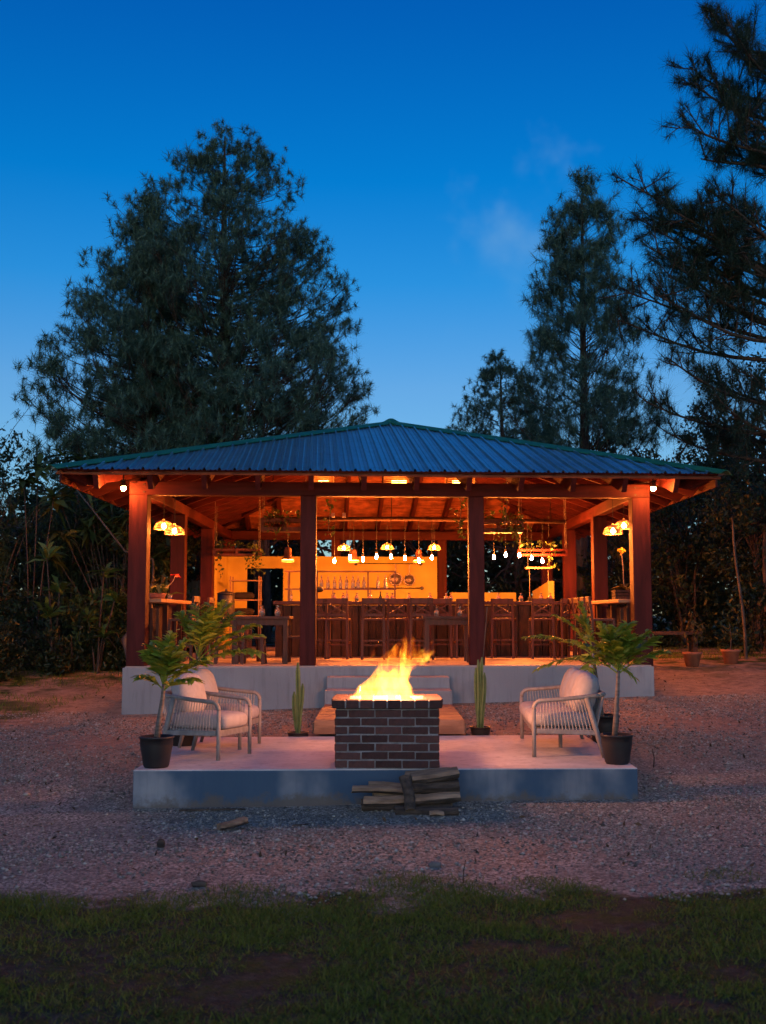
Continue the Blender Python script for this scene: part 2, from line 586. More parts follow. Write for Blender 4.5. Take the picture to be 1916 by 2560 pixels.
M['barrel'] = mat('dark_blue_drum', (0.03, 0.03, 0.04), (0.02, 0.02, 0.027), rough=0.5, scale=6)
M['red_flower'] = leafmat('red_flower', [(0.45, 0.03, 0.03), (0.6, 0.05, 0.04)], rough=0.4, trans=0.2)
M['yellow_flower'] = leafmat('yellow_flower', [(0.75, 0.5, 0.04), (0.8, 0.6, 0.06)], rough=0.5, trans=0.2)
M['stone'] = mat('grey_stone', (0.20, 0.18, 0.17), (0.10, 0.09, 0.085), rough=0.95, scale=10, bump=0.5)
M['bowl'] = mat('white_ceramic', (0.6, 0.58, 0.55), (0.5, 0.48, 0.46), rough=0.5, scale=8)
M['cloth_dark'] = mat('dark_cloth', (0.03, 0.02, 0.02), (0.015, 0.012, 0.012), rough=0.95, scale=10)
M['wire'] = mat('black_cable', (0.02, 0.018, 0.018), (0.015, 0.014, 0.014), rough=0.6)
M['zinc'] = mat('blue_grey_zinc_sheet', (0.16, 0.19, 0.22), (0.10, 0.12, 0.145), rough=0.5, scale=4, metallic=0.5)
M['bulb'] = emat('glowing_bulb', BULB, 4200)
M['bulb_basket'] = emat('glowing_basket_bulb', BULB, 2000)
M['bulb_flood'] = emat('glowing_floodlight', (1.0, 0.25, 0.04), 1500)
M['bulb_lantern'] = emat('glowing_lantern_core', BULB, 130)

# ------------------------------------------------------------------ ground
SH = 0.059                            # the pavilion stands slightly askew: depth grows with x


def ground_z(x, y):
    x = np.asarray(x, dtype=float)
    y = np.asarray(y, dtype=float)
    z = np.interp(y, [-30, 10.4, 11.4, 13.7, 16.5, 18, 22, 26, 60, 300], [-0.02, -0.01, 0.07, 0.30, 0.36, 0.44, 0.84, 1.0, 1.3, 2.0])
    sl = np.interp(y, [12, 18, 30], [0.012, 0.026, 0.0])
    z = z + sl * np.clip(x, -9, 9)
    z = z + 0.010 * np.sin(x * 1.7 + 0.6 * y) * np.sin(y * 1.3 + 0.4 * x) + 0.006 * np.sin(x * 4.1 + 1) * np.sin(y * 3.7)
    return z


def gz(x, y):
    return float(ground_z(x, y))


xs = np.concatenate([np.linspace(-160, -16, 18), np.linspace(-15, 15, 151), np.linspace(16, 160, 18)])
ys = np.concatenate([np.linspace(-30, 2, 12), np.linspace(2.4, 26, 170), np.linspace(27, 320, 40)])
X, Y = np.meshgrid(xs, ys)
V = np.stack([X, Y, ground_z(X, Y)], -1).reshape(-1, 3)
nx, ny = len(xs), len(ys)
ii = (np.arange(ny - 1)[:, None] * nx + np.arange(nx - 1)[None, :]).ravel()
F = np.stack([ii, ii + 1, ii + nx + 1, ii + nx], 1)


def ground_material():
    m = bpy.data.materials.new('gravel_soil_and_turf')
    m.use_nodes = True
    nt = m.node_tree
    L = nt.links.new
    b = nt.nodes['Principled BSDF']
    b.inputs['Roughness'].default_value = 0.95
    b.inputs['Specular IOR Level'].default_value = 0.2
    tc = N(nt, 'ShaderNodeTexCoord')
    P_ = tc.outputs['Object']
    sep = N(nt, 'ShaderNodeSeparateXYZ')
    L(P_, sep.inputs[0])

    def noise(sc, det=5, rough=0.55):
        n = N(nt, 'ShaderNodeTexNoise')
        n.inputs['Scale'].default_value = sc
        n.inputs['Detail'].default_value = det
        n.inputs['Roughness'].default_value = rough
        L(P_, n.inputs['Vector'])
        return n.outputs[0]

    def ramp(fac, stops):
        r = N(nt, 'ShaderNodeValToRGB')
        el = r.color_ramp.elements
        while len(el) < len(stops):
            el.new(0.5)
        for i, (p, c) in enumerate(stops):
            el[i].position = p
            el[i].color = (*c, 1)
        L(fac, r.inputs[0])
        return r.outputs[0]

    def mix(f, a, c):
        n = N(nt, 'ShaderNodeMix', data_type='RGBA')
        L(f, n.inputs[0])
        L(a, n.inputs[6])
        L(c, n.inputs[7])
        return n.outputs[2]

    def mrange(v, a, c, lo=0.0, hi=1.0):
        n = N(nt, 'ShaderNodeMapRange', interpolation_type='SMOOTHSTEP')
        L(v, n.inputs[0])
        for i, q in enumerate((a, c, lo, hi)):
            n.inputs[i + 1].default_value = q
        return n.outputs[0]

    def math_(op, a, c=None, val=None):
        n = N(nt, 'ShaderNodeMath', operation=op)
        L(a, n.inputs[0])
        if c is not None:
            L(c, n.inputs[1])
        elif val is not None:
            n.inputs[1].default_value = val
        return n.outputs[0]

    vor = N(nt, 'ShaderNodeTexVoronoi')
    vor.inputs['Scale'].default_value = 52
    L(P_, vor.inputs['Vector'])
    vor2 = N(nt, 'ShaderNodeTexVoronoi')
    vor2.inputs['Scale'].default_value = 90
    L(P_, vor2.inputs['Vector'])
    stone = ramp(vor.outputs['Color'], [(0.1, (0.07, 0.064, 0.052)), (0.45, (0.255, 0.238, 0.195)), (0.9, (0.61, 0.575, 0.48))])
    dust = ramp(noise(1.1), [(0.3, (0.16, 0.148, 0.12)), (0.7, (0.27, 0.252, 0.205))])
    grav = mix(mrange(noise(2.4, 6), 0.4, 0.62, 0.5, 0.95), dust, stone)
    grav = mix(mrange(noise(5.5, 4), 0.58, 0.72, 0, 0.6), grav, ramp(noise(30), [(0.3, (0.06, 0.05, 0.043)), (0.7, (0.11, 0.095, 0.085))]))
    soil = ramp(noise(14, 8), [(0.3, (0.018, 0.022, 0.016)), (0.55, (0.042, 0.048, 0.036)), (0.75, (0.085, 0.09, 0.072))])
    turf = ramp(noise(26, 6), [(0.3, (0.02, 0.036, 0.004)), (0.6, (0.045, 0.075, 0.008)), (0.8, (0.07, 0.095, 0.015))])
    dirt_and_glow = ramp(noise(7, 7), [(0.3, (0.22, 0.135, 0.085)), (0.6, (0.43, 0.285, 0.19)), (0.8, (0.56, 0.40, 0.29))])
    # near lawn: turf with bare soil showing through, from the camera up to about seven and a half metres
    edge = math_('ADD', sep.outputs[1], math_('MULTIPLY', math_('SUBTRACT', noise(1.3, 5), val=0.5), val=2.6))
    near = mrange(edge, 7.75, 7.35)
    lawn = mix(mrange(noise(4.5, 6, 0.65), 0.42, 0.62, 0, 0.8), soil, turf)
    # lawn and bare ground beside and behind the pavilion
    back = mrange(math_('ADD', sep.outputs[1], math_('MULTIPLY', math_('SUBTRACT', noise(0.9, 5), val=0.5), val=5.0)), 19.0, 22.5)
    left = mrange(math_('ADD', sep.outputs[0], math_('MULTIPLY', math_('SUBTRACT', noise(0.8, 5), val=0.5), val=3.0)), -4.6, -6.6)
    left = math_('MULTIPLY', left, mrange(sep.outputs[1], 13.5, 17.0))
    far = math_('MAXIMUM', back, left)
    mid = mix(mrange(sep.outputs[1], 11.0, 14.0, 0, 0.65), grav, dirt_and_glow)  # ground brightens here: fire and lamp glow painted in, over slightly redder soil
    col = mix(far, mid, mix(mrange(noise(1.7, 5), 0.42, 0.6), dirt_and_glow, turf))
    col = mix(near, col, lawn)
    L(col, b.inputs['Base Color'])
    h = math_('ADD', vor.outputs['Distance'], math_('MULTIPLY', noise(60, 4), val=0.8))
    h = math_('ADD', h, math_('MULTIPLY', vor2.outputs['Distance'], val=0.6))
    bp = N(nt, 'ShaderNodeBump')
    bp.inputs['Strength'].default_value = 0.8
    bp.inputs['Distance'].default_value = 0.02
    L(h, bp.inputs['Height'])
    L(bp.outputs[0], b.inputs['Normal'])
    return m


ground = np_mesh('ground', V, F, ground_material(), smooth=True)
props(ground, 'uneven gravel and soil ground rising toward the pavilion', 'ground', kind='structure')

# loose gravel: real stones on the yard
n = 130000
gx = rng.uniform(-7.5, 7.5, n)
gy = 7.4 + (rng.uniform(0, 1, n) ** 1.1) * 10.6
keep = np.abs(gx) < 0.37 * gy + 0.3
keep &= ~((gx > -2.44) & (gx < 2.52) & (gy > 10.85) & (gy < 14.15))
keep &= ~((np.abs(gx - 0.08) < 0.97) & (gy > 13.9) & (gy < 18.2))
keep &= ~((gx > -4.2) & (gx < 4.45) & (gy > 17.75 + SH * gx))
keep &= (gy > 8.0 + 0.3 * np.sin(gx * 2.1) + 0.2 * np.sin(gx * 5.3 + 1) + rng.normal(0, 0.35, n))
keep &= rng.uniform(0, 1, n) < 0.55 + 0.45 * np.sin(gx * 1.3 + np.sin(gy * 1.1)) * np.sin(gy * 1.9 + gx)
gx, gy = gx[keep], gy[keep]
n = len(gx)
s = rng.gamma(4.0, 0.0019, n) + 0.004
gc = np.stack([gx, gy, ground_z(gx, gy) + s * 0.25], 1)
oct_ = np.array([[1, 0, 0], [-1, 0, 0], [0, 1, 0], [0, -1, 0], [0, 0, 0.62], [0, 0, -0.5]])
an = rng.uniform(0, 6.283, n)
ca, sa = np.cos(an), np.sin(an)
jit = oct_[None] * rng.uniform(0.65, 1.3, (n, 6, 1)) * s[:, None, None]
rx = jit[..., 0] * ca[:, None] - jit[..., 1] * sa[:, None]
ry = jit[..., 0] * sa[:, None] + jit[..., 1] * ca[:, None]
V = np.stack([rx, ry, jit[..., 2]], -1) + gc[:, None, :]
f8 = np.array([[0, 2, 4], [2, 1, 4], [1, 3, 4], [3, 0, 4], [2, 0, 5], [1, 2, 5], [3, 1, 5], [0, 3, 5]])
F = (np.arange(n)[:, None, None] * 6 + f8[None]).reshape(-1, 3)
M['pebble'] = leafmat('gravel_stone', [(0.09, 0.084, 0.07), (0.22, 0.206, 0.172), (0.34, 0.32, 0.27), (0.52, 0.49, 0.42)], rough=0.9, trans=0)
g_o = np_mesh('gravel', V.reshape(-1, 3), F, M['pebble'])
props(g_o, 'loose pale gravel strewn over the yard around the patio', 'gravel', kind='stuff')

n = 900
gx = rng.uniform(-8, 8, n)
gy = rng.uniform(6.5, 21, n)
keep = ~((gx > -2.6) & (gx < 2.7) & (gy > 10.6) & (gy < 17.9)) & ~((gx > -4.3) & (gx < 4.6) & (gy > 17.2))
gx, gy = gx[keep], gy[keep]
V, F = diamonds(np.stack([gx, gy, ground_z(gx, gy) + 0.016], 1), rng.uniform(0.03, 0.075, len(gx)), aspect=0.4)
M['litter'] = leafmat('dead_leaf', [(0.035, 0.024, 0.016), (0.09, 0.055, 0.032), (0.15, 0.09, 0.05)], rough=0.9, trans=0)
props(np_mesh('fallen_leaves', V, F, M['litter']), 'dead leaves and bits of bark strewn on the gravel', 'leaves', kind='stuff')

# grass tufts in the near lawn, thicker along its ragged edge
def turf_density(x, y):
    return (np.sin(x * 1.9 + 1.1 * np.sin(y * 1.4)) * np.sin(y * 2.3 + 0.9 * np.sin(x * 2.2)) + 0.6 * np.sin(x * 4.7 + y * 3.1 + 2) * np.sin(y * 5.1 - x * 1.2))


def lawn_edge(x):
    return 7.6 + 0.22 * np.sin(x * 2.1 + 0.5) + 0.16 * np.sin(x * 5.3 + 1) + 0.08 * np.sin(x * 11) - 0.35 * (x < -1.5)


nc = 2800
cx = rng.uniform(-3.3, 3.3, nc)
cyy = rng.uniform(4.3, 8.2, nc)
cr = rng.gamma(3.0, 0.026, nc) + 0.025
keep = (cyy < lawn_edge(cx) + rng.normal(0, 0.22, nc)) & (turf_density(cx * 1.1, cyy * 1.1) + rng.normal(0, 0.4, nc) > -0.38)
rim = np.exp(-((cyy - lawn_edge(cx) + 0.1) / 0.18) ** 2)
cr = cr * (1 + 0.5 * rim)
cx, cyy, cr = cx[keep], cyy[keep], cr[keep]
cnt = np.clip((cr ** 2 * 5200).astype(int) + 12, 12, 260)
idx = np.repeat(np.arange(len(cx)), cnt)
n = len(idx)
rr_ = np.sqrt(rng.uniform(0, 1, n)) * cr[idx] * 1.15
aa_ = rng.uniform(0, 6.283, n)
gx = cx[idx] + rr_ * np.cos(aa_) * 1.25
gy = cyy[idx] + rr_ * np.sin(aa_)
Pb = np.stack([gx, gy, ground_z(gx, gy) - 0.004], 1)
D = unit(rng.normal(size=(n, 3)) * np.array([0.8, 0.8, 0.1]) + np.array([0, 0, 1.0]))
tall = (0.022 + 0.30 * cr[idx]) * (1.25 - 0.6 * rr_ / (cr[idx] * 1.15))
V, F = blades(Pb, D, rng.uniform(0.6, 1.3, n) * np.clip(tall, 0.02, 0.085), rng.uniform(0.004, 0.008, n), droop=0.2, seg=1)
M['grass'] = leafmat('lawn_grass', [(0.055, 0.09, 0.006), (0.10, 0.15, 0.012), (0.15, 0.20, 0.022), (0.20, 0.20, 0.05)], rough=0.7, trans=0.2)
gr = np_mesh('grass', V, F, M['grass'])
props(gr, 'patchy short grass growing through bare soil in front of the gravel', 'grass', kind='stuff')

n = 60000
gx = rng.uniform(-12, 12, n)
gy = rng.uniform(14, 30, n)
inside = (gx > -4.3) & (gx < 4.6)
keep = ~inside & ((gx < -4.6 - 0.25 * (21 - gy)) | (gy > 22.5))
keep &= (turf_density(gx * 0.6, gy * 0.6) > -0.55)
gx, gy = gx[keep], gy[keep]
n = len(gx)
Pb = np.stack([gx, gy, ground_z(gx, gy)], 1)
D = unit(rng.normal(size=(n, 3)) * np.array([0.5, 0.5, 0.1]) + np.array([0, 0, 1.0]))
V, F = blades(Pb, D, rng.uniform(0.05, 0.11, n), rng.uniform(0.008, 0.016, n), droop=0.1, seg=1)
gr = np_mesh('lawn_grass', V, F, M['grass'])
props(gr, 'dark lawn grass beside and behind the pavilion', 'grass', kind='stuff')

# ------------------------------------------------------------------ patio slab
PZ = 0.365
PC = [(-2.39, 10.90), (2.47, 11.05), (2.49, 14.10), (-2.37, 13.80)]


def patio_material():
    m = mat('patio_concrete', (0.66, 0.63, 0.60), (0.52, 0.49, 0.465), rough=0.8, scale=1.8, bump=0.1, bscale=45, c3=(0.40, 0.37, 0.35), c3scale=1.3, c3amt=0.6, streak=0.3)
    # remnants of a blue wash on the vertical front
    nt = m.node_tree
    L = nt.links.new
    b = nt.nodes['Principled BSDF']
    src = b.inputs['Base Color'].links[0].from_socket
    tc = N(nt, 'ShaderNodeTexCoord')
    mp = N(nt, 'ShaderNodeMapping')
    mp.inputs['Scale'].default_value = (1.0, 1.0, 0.8)
    L(tc.outputs['Object'], mp.inputs[0])
    no = N(nt, 'ShaderNodeTexNoise')
    no.inputs['Scale'].default_value = 1.15
    no.inputs['Detail'].default_value = 4
    no.inputs['Roughness'].default_value = 0.5
    L(mp.outputs[0], no.inputs['Vector'])
    r1 = N(nt, 'ShaderNodeMapRange', interpolation_type='SMOOTHSTEP')
    r1.inputs[1].default_value = 0.30
    r1.inputs[2].default_value = 0.54
    r1.inputs[3].default_value = 0.5
    r1.inputs[4].default_value = 0.94
    L(no.outputs[0], r1.inputs[0])
    ge = N(nt, 'ShaderNodeNewGeometry')
    sp = N(nt, 'ShaderNodeSeparateXYZ')
    L(ge.outputs['Normal'], sp.inputs[0])
    r2 = N(nt, 'ShaderNodeMapRange')
    r2.inputs[1].default_value = 0.3
    r2.inputs[2].default_value = 0.1
    L(sp.outputs[2], r2.inputs[0])
    mu = N(nt, 'ShaderNodeMath', operation='MULTIPLY')
    L(r1.outputs[0], mu.inputs[0])
    L(r2.outputs[0], mu.inputs[1])
    mx = N(nt, 'ShaderNodeMix', data_type='RGBA')
    L(mu.outputs[0], mx.inputs[0])
    L(src, mx.inputs[6])
    mx.inputs[7].default_value = (0.017, 0.07, 0.14, 1)
    # mud splashed up from the gravel, with a ragged upper edge
    spp = N(nt, 'ShaderNodeSeparateXYZ')
    L(tc.outputs['Object'], spp.inputs[0])
    nm = N(nt, 'ShaderNodeTexNoise')
    nm.inputs['Scale'].default_value = 5.0
    nm.inputs['Detail'].default_value = 8
    nm.inputs['Roughness'].default_value = 0.7
    L(tc.outputs['Object'], nm.inputs['Vector'])
    mm = N(nt, 'ShaderNodeMath', operation='MULTIPLY_ADD')
    L(nm.outputs[0], mm.inputs[0])
    mm.inputs[1].default_value = -0.5
    L(spp.outputs[2], mm.inputs[2])
    rm = N(nt, 'ShaderNodeMapRange', interpolation_type='SMOOTHSTEP')
    rm.inputs[1].default_value = -0.10
    rm.inputs[2].default_value = -0.22
    rm.inputs[4].default_value = 0.85
    L(mm.outputs[0], rm.inputs[0])
    mz = N(nt, 'ShaderNodeMix', data_type='RGBA')
    L(rm.outputs[0], mz.inputs[0])
    L(mx.outputs[2], mz.inputs[6])
    mz.inputs[7].default_value = (0.13, 0.105, 0.085, 1)
    L(mz.outputs[2], b.inputs['Base Color'])
    return m


mb = MB()
vs = [(x, y, z) for z in (-0.35, PZ) for x, y in PC]
mb.add(vs, [(3, 2, 1, 0), (4, 5, 6, 7), (0, 1, 5, 4), (1, 2, 6, 5), (2, 3, 7, 6), (3, 0, 4, 7)])
patio = mb.build('patio', patio_material(), bevel=0.012)
props(patio, 'raised concrete patio slab with faded blue wash on its front', 'patio', kind='structure')

# ------------------------------------------------------------------ brick fire pit
PX, PY0, PY1 = 0.04, 10.965, 11.80
HW = 0.505
pit = thing('fire_pit', 'square red brick fire pit at the middle of the patio edge', 'fire pit', (PX, (PY0 + PY1) / 2, PZ))
CH = 0.0805
BL, BH, BD = 0.247, 0.066, 0.10
core = MB()
t = 0.09
yc = (PY0 + PY1) / 2
dy = PY1 - PY0
for (cx, cyy, sx, sy) in ((0, PY0 + t / 2 + 0.012, 2 * HW - 0.024, t), (0, PY1 - t / 2 - 0.012, 2 * HW - 0.024, t), (-HW + t / 2 + 0.012, yc, t, dy - 2 * t - 0.03), (HW - t / 2 - 0.012, yc, t, dy - 2 * t - 0.03)):
    core.box((PX + cx, cyy, PZ + 0.285), (sx, sy, 0.57))
core.box((PX, yc, PZ + 0.20), (2 * HW - 2 * t - 0.04, dy - 2 * t - 0.04, 0.1))
core.build('mortar_core', M['mortar'], pit)


def brick_mesh(l, w, h, seed):
    r_ = random.Random(seed)
    q = MB()
    q.box((0, 0, 0), (l, w, h))
    q.v = [(x + r_.uniform(-.003, .003), y + r_.uniform(-.003, .003), z + r_.uniform(-.003, .003)) for x, y, z in q.v]
    me = bpy.data.meshes.new('brick')
    me.from_pydata(q.v, [], q.f)
    me.materials.append(M['brick'])
    return me


BM = {}


def put_brick(c, l, rz, w=0.10, h=BH):
    key = (round(l, 3), w, h, random.randrange(4))
    if key not in BM:
        BM[key] = brick_mesh(l, w, h, len(BM))
    o = bpy.data.objects.new('brick', BM[key])
    COL.objects.link(o)
    o.parent = pit
    o.location = Vector(c) - norg(pit) + Vector((random.uniform(-.002, .002), random.uniform(-.003, .003), random.uniform(-.002, .002)))
    o.rotation_euler = (0, 0, rz)
    md = o.modifiers.new('edge', 'BEVEL')
    md.width = 0.005
    md.segments = 1


for k in range(7):
    z = PZ + 0.004 + CH * k + BH / 2 + 0.006
    for side, (L_, ox) in enumerate(((2 * HW, 0), (2 * HW, 0), (dy - 0.22, 0), (dy - 0.22, 0))):
        pos = -L_ / 2
        first = 0.5 if k % 2 == 0 else 1.0
        if side > 1:
            first = 1.5 - first
        step = (BL + 0.0135)
        x0 = pos
        ln = first * BL + (0 if first == 1 else -0.004)
        while x0 < L_ / 2 - 0.02:
            x1 = min(x0 + ln, L_ / 2)
            if x1 - x0 > 0.03:
                c0 = (x0 + x1) / 2
                if side == 0:
                    put_brick((PX + c0, PY0 + 0.05, z), x1 - x0, 0)
                elif side == 1:
                    put_brick((PX + c0, PY1 - 0.05, z), x1 - x0, 0)
                elif side == 2:
                    put_brick((PX - HW + 0.05, yc + c0, z), x1 - x0, math.pi / 2)
                else:
                    put_brick((PX + HW - 0.05, yc + c0, z), x1 - x0, math.pi / 2)
            x0 = x1 + 0.0135
            ln = BL
# projecting cap course, bricks laid across the wall
cz = PZ + 0.575 + 0.036
for yy in (PY0 + 0.055, PY1 - 0.055):
    for i in range(8):
        put_brick((PX - 0.47 + i * 0.1343, yy, cz + 0.004), 0.122, 0, w=0.18, h=0.078)
for sx in (-1, 1):
    for i in range(4):
        put_brick((PX + sx * (HW - 0.045), PY0 + 0.22 + i * 0.132, cz + 0.004), 0.17, 0, w=0.118, h=0.076)
cap = MB()
for yy in (PY0 + 0.06, PY1 - 0.06):
    cap.box((PX, yy, cz + 0.003), (2 * HW + 0.03, 0.165, 0.068))
for sx in (-1, 1):
    cap.box((PX + sx * (HW - 0.05), yc, cz + 0.001), (0.145, dy - 0.28, 0.066))
cap.build('mortar_bed', M['mortar'], pit)

# fire: glowing gas volumes with ragged tongues, and the light they give
def flame_material():
    m = bpy.data.materials.new('fire_gas')
    m.use_nodes = True
    nt = m.node_tree
    nt.nodes.clear()
    L = nt.links.new
    out = N(nt, 'ShaderNodeOutputMaterial')
    em = N(nt, 'ShaderNodeEmission')
    tc = N(nt, 'ShaderNodeTexCoord')
    sp = N(nt, 'ShaderNodeSeparateXYZ')
    L(tc.outputs['Object'], sp.inputs[0])
    mp = N(nt, 'ShaderNodeMapping')
    mp.inputs['Scale'].default_value = (1.0, 1.0, 0.5)
    mp.inputs['Rotation'].default_value = (0, R(22), 0)
    L(tc.outputs['Object'], mp.inputs[0])
    no = N(nt, 'ShaderNodeTexNoise')
    no.inputs['Scale'].default_value = 7.5
    no.inputs['Detail'].default_value = 3.0
    no.inputs['Roughness'].default_value = 0.5
    no.inputs['Distortion'].default_value = 1.6
    L(mp.outputs[0], no.inputs['Vector'])
    th = N(nt, 'ShaderNodeMapRange')           # gas thins out with height
    th.inputs[1].default_value = 0.05
    th.inputs[2].default_value = 0.8
    th.inputs[3].default_value = 0.26
    th.inputs[4].default_value = 0.50
    L(sp.outputs[2], th.inputs[0])
    su = N(nt, 'ShaderNodeMath', operation='SUBTRACT')
    L(no.outputs[0], su.inputs[0])
    L(th.outputs[0], su.inputs[1])
    mr = N(nt, 'ShaderNodeMapRange')
    mr.inputs[1].default_value = 0.0
    mr.inputs[2].default_value = 0.22
    L(su.outputs[0], mr.inputs[0])
    rp = N(nt, 'ShaderNodeValToRGB')
    el = rp.color_ramp.elements
    el[0].position = 0.0
    el[0].color = (1.0, 0.06, 0.002, 1)
    el[1].position = 1.0
    el[1].color = (1.0, 0.44, 0.04, 1)
    e2 = el.new(0.4)
    e2.color = (1.0, 0.22, 0.008, 1)
    L(mr.outputs[0], rp.inputs[0])
    sr = N(nt, 'ShaderNodeValToRGB')
    es = sr.color_ramp.elements
    es[0].position = 0.0
    es[0].color = (0, 0, 0, 1)
    es[1].position = 1.0
    es[1].color = (1, 1, 1, 1)
    for p_, v_ in ((0.03, 0.16), (0.4, 0.24), (0.6, 0.55)):
        q_ = es.new(p_)
        q_.color = (v_, v_, v_, 1)
    L(mr.outputs[0], sr.inputs[0])
    fall = N(nt, 'ShaderNodeMapRange')
    fall.inputs[1].default_value = 0.0
    fall.inputs[2].default_value = 0.7
    fall.inputs[3].default_value = 31.0
    fall.inputs[4].default_value = 18.0
    L(sp.outputs[2], fall.inputs[0])
    s2 = N(nt, 'ShaderNodeMath', operation='MULTIPLY')
    L(sr.outputs[0], s2.inputs[0])
    L(fall.outputs[0], s2.inputs[1])
    L(rp.outputs[0], em.inputs[0])
    L(s2.outputs[0], em.inputs[1])
    L(em.outputs[0], out.inputs['Volume'])
    m.cycles.volume_sampling = 'MULTIPLE_IMPORTANCE'
    return m


FZ = 0.90
fire = thing('fire', 'tall orange and yellow fire blowing to the right above the bricks', 'fire', (PX, yc - 0.02, FZ))
M['flame'] = flame_material()


def flame_body(path, rx, ry, n=22, amp=0.2, seed=0):
    """Closed ragged flame: path [(x,y,z)], half-widths rx, ry along it."""
    r_ = random.Random(seed)
    ph = [r_.uniform(0, 6.28) for _ in range(6)]
    k = 30
    q = MB()
    P_ = np.array(path)
    tt = np.linspace(0, 1, len(path))
    o_ = norg(fire)
    vs, fs = [], []
    for i in range(k + 1):
        u = i / k
        c = [np.interp(u, tt, P_[:, j]) for j in range(3)]
        ax = np.interp(u, tt, rx)
        ay = np.interp(u, tt, ry)
        for j in range(n):
            a = 2 * math.pi * j / n
            w = 1 + amp * (math.sin(3 * a + ph[0] + 9 * u) * 0.6 + math.sin(5 * a + ph[1] - 13 * u) * 0.5 + math.sin(2 * a + ph[2] + 21 * u) * 0.45 + math.sin(8 * a + ph[3] + 31 * u) * 0.3)
            zz = 0.02 * math.sin(4 * a + ph[4]) * u
            vs.append((c[0] + ax * w * math.cos(a) + o_.x, c[1] + ay * w * math.sin(a) + o_.y, c[2] + zz + o_.z))
    for i in range(k):
        for j in range(n):
            fs.append((i * n + j, i * n + (j + 1) % n, (i + 1) * n + (j + 1) % n, (i + 1) * n + j))
    fs.append(tuple(range(n - 1, -1, -1)))
    fs.append(tuple(k * n + j for j in range(n)))
    q.add(vs, fs)
    return q.build('flame', M['flame'], fire, smooth=True)


flame_body([(-0.06, 0, 0), (-0.03, 0, 0.1), (0.01, 0, 0.24), (0.06, 0, 0.38), (0.15, 0, 0.54), (0.22, 0, 0.68), (0.20, 0, 0.80)], [0.32, 0.29, 0.23, 0.18, 0.18, 0.11, 0.01], [0.24, 0.23, 0.19, 0.14, 0.12, 0.07, 0.008], seed=3, amp=0.24)
flame_body([(0.24, 0.2, 0.38), (0.35, 0.2, 0.48), (0.43, 0.2, 0.58), (0.47, 0.2, 0.68)], [0.02, 0.09, 0.075, 0.006], [0.02, 0.05, 0.04, 0.006], seed=8, amp=0.3)
flame_body([(-0.36, 0.02, 0.0), (-0.33, 0.02, 0.08), (-0.30, 0.02, 0.15), (-0.27, 0.02, 0.21)], [0.045, 0.05, 0.03, 0.004], [0.06, 0.06, 0.03, 0.004], seed=12, amp=0.25)
flame_body([(-0.17, -0.02, 0.50), (-0.14, -0.02, 0.55), (-0.115, -0.02, 0.61), (-0.09, -0.02, 0.68)], [0.008, 0.024, 0.018, 0.003], [0.008, 0.02, 0.016, 0.003], seed=15, amp=0.3)
for nm, loc, pw in (('fire_light', (PX + 0.03, yc - 0.02, FZ + 0.24), 160.0), ('fire_light', (PX + 0.16, yc, FZ + 0.50), 165.0)):
    ld = bpy.data.lights.new(nm, 'POINT')
    ld.energy = pw
    ld.color = FIRE
    ld.shadow_soft_size = 0.16
    lo = bpy.data.objects.new(nm, ld)
    COL.objects.link(lo)
    lo.parent = fire
    lo.location = Vector(loc) - norg(fire)
for i in range(3):
    q = MB()
    a = i * 1.1 + 0.3
    q.tube([(PX + math.cos(a) * 0.3, yc + math.sin(a) * 0.24, 0.70 + 0.05 * i), (PX - math.cos(a) * 0.3, yc - math.sin(a) * 0.24, 0.74 + 0.04 * i)], 0.05, 8)
    o = q.build('burning_log', M['log_bark'], None, smooth=True)
    props(o, ['charred log at the bottom of the fire', 'charred log lying across the middle of the fire', 'charred log on top inside the burning pit'][i], 'log', 'logs burning in the fire pit')

# ------------------------------------------------------------------ boardwalk and steps
bw = thing('boardwalk', 'low wooden boardwalk leading from the patio to the steps', 'boardwalk', (0.08, 15.4, 0.37))
nb = 13
yb0, yb1 = 14.14, 16.62
for i in range(nb):
    q = MB()
    y0 = yb0 + (yb1 - yb0) * i / nb
    w = (yb1 - yb0) / nb - 0.012
    q.box((0.08, y0 + w / 2, 0.525 + random.uniform(-.002, .002)), (1.86, w, 0.04))
    q.build('plank', M['deck'], bw, bevel=0.004)
for nm, c, d in (('front_fascia', (0.08, 14.115, 0.455), (1.87, 0.035, 0.17)), ('side_fascia', (-0.86, 15.38, 0.44), (0.035, 2.44, 0.13)), ('side_fascia', (1.02, 15.38, 0.44), (0.035, 2.44, 0.13))):
    q = MB()
    q.box(c, d)
    q.build(nm, M['deck'], bw, bevel=0.004)
st = thing('concrete_steps', 'two grey concrete steps up to the pavilion floor', 'steps', (0.08, 17.2, 0.36))
for i, (y0, zt) in enumerate(((16.68, 0.735), (17.22, 0.90))):
    q = MB()
    q.box((0.08, (y0 + 17.77) / 2 + 0.03 * i, (zt + 0.2) / 2), (1.88 - 0.01 * i, 17.77 - y0, zt - 0.2))
    q.build('step', M['concrete'], st, bevel=0.01)

# ------------------------------------------------------------------ pavilion
FLZ = 1.05
COLX = [-3.88, -1.195, 1.505, 4.2]
ROWY = [18.05, 21.5, 25.0, 28.5]
pav = thing('pavilion', 'open timber pavilion with blue metal hip roof on a concrete plinth', 'pavilion', (0.15, 23.3, 0.5))


def sk(x, y):
    return y + SH * x


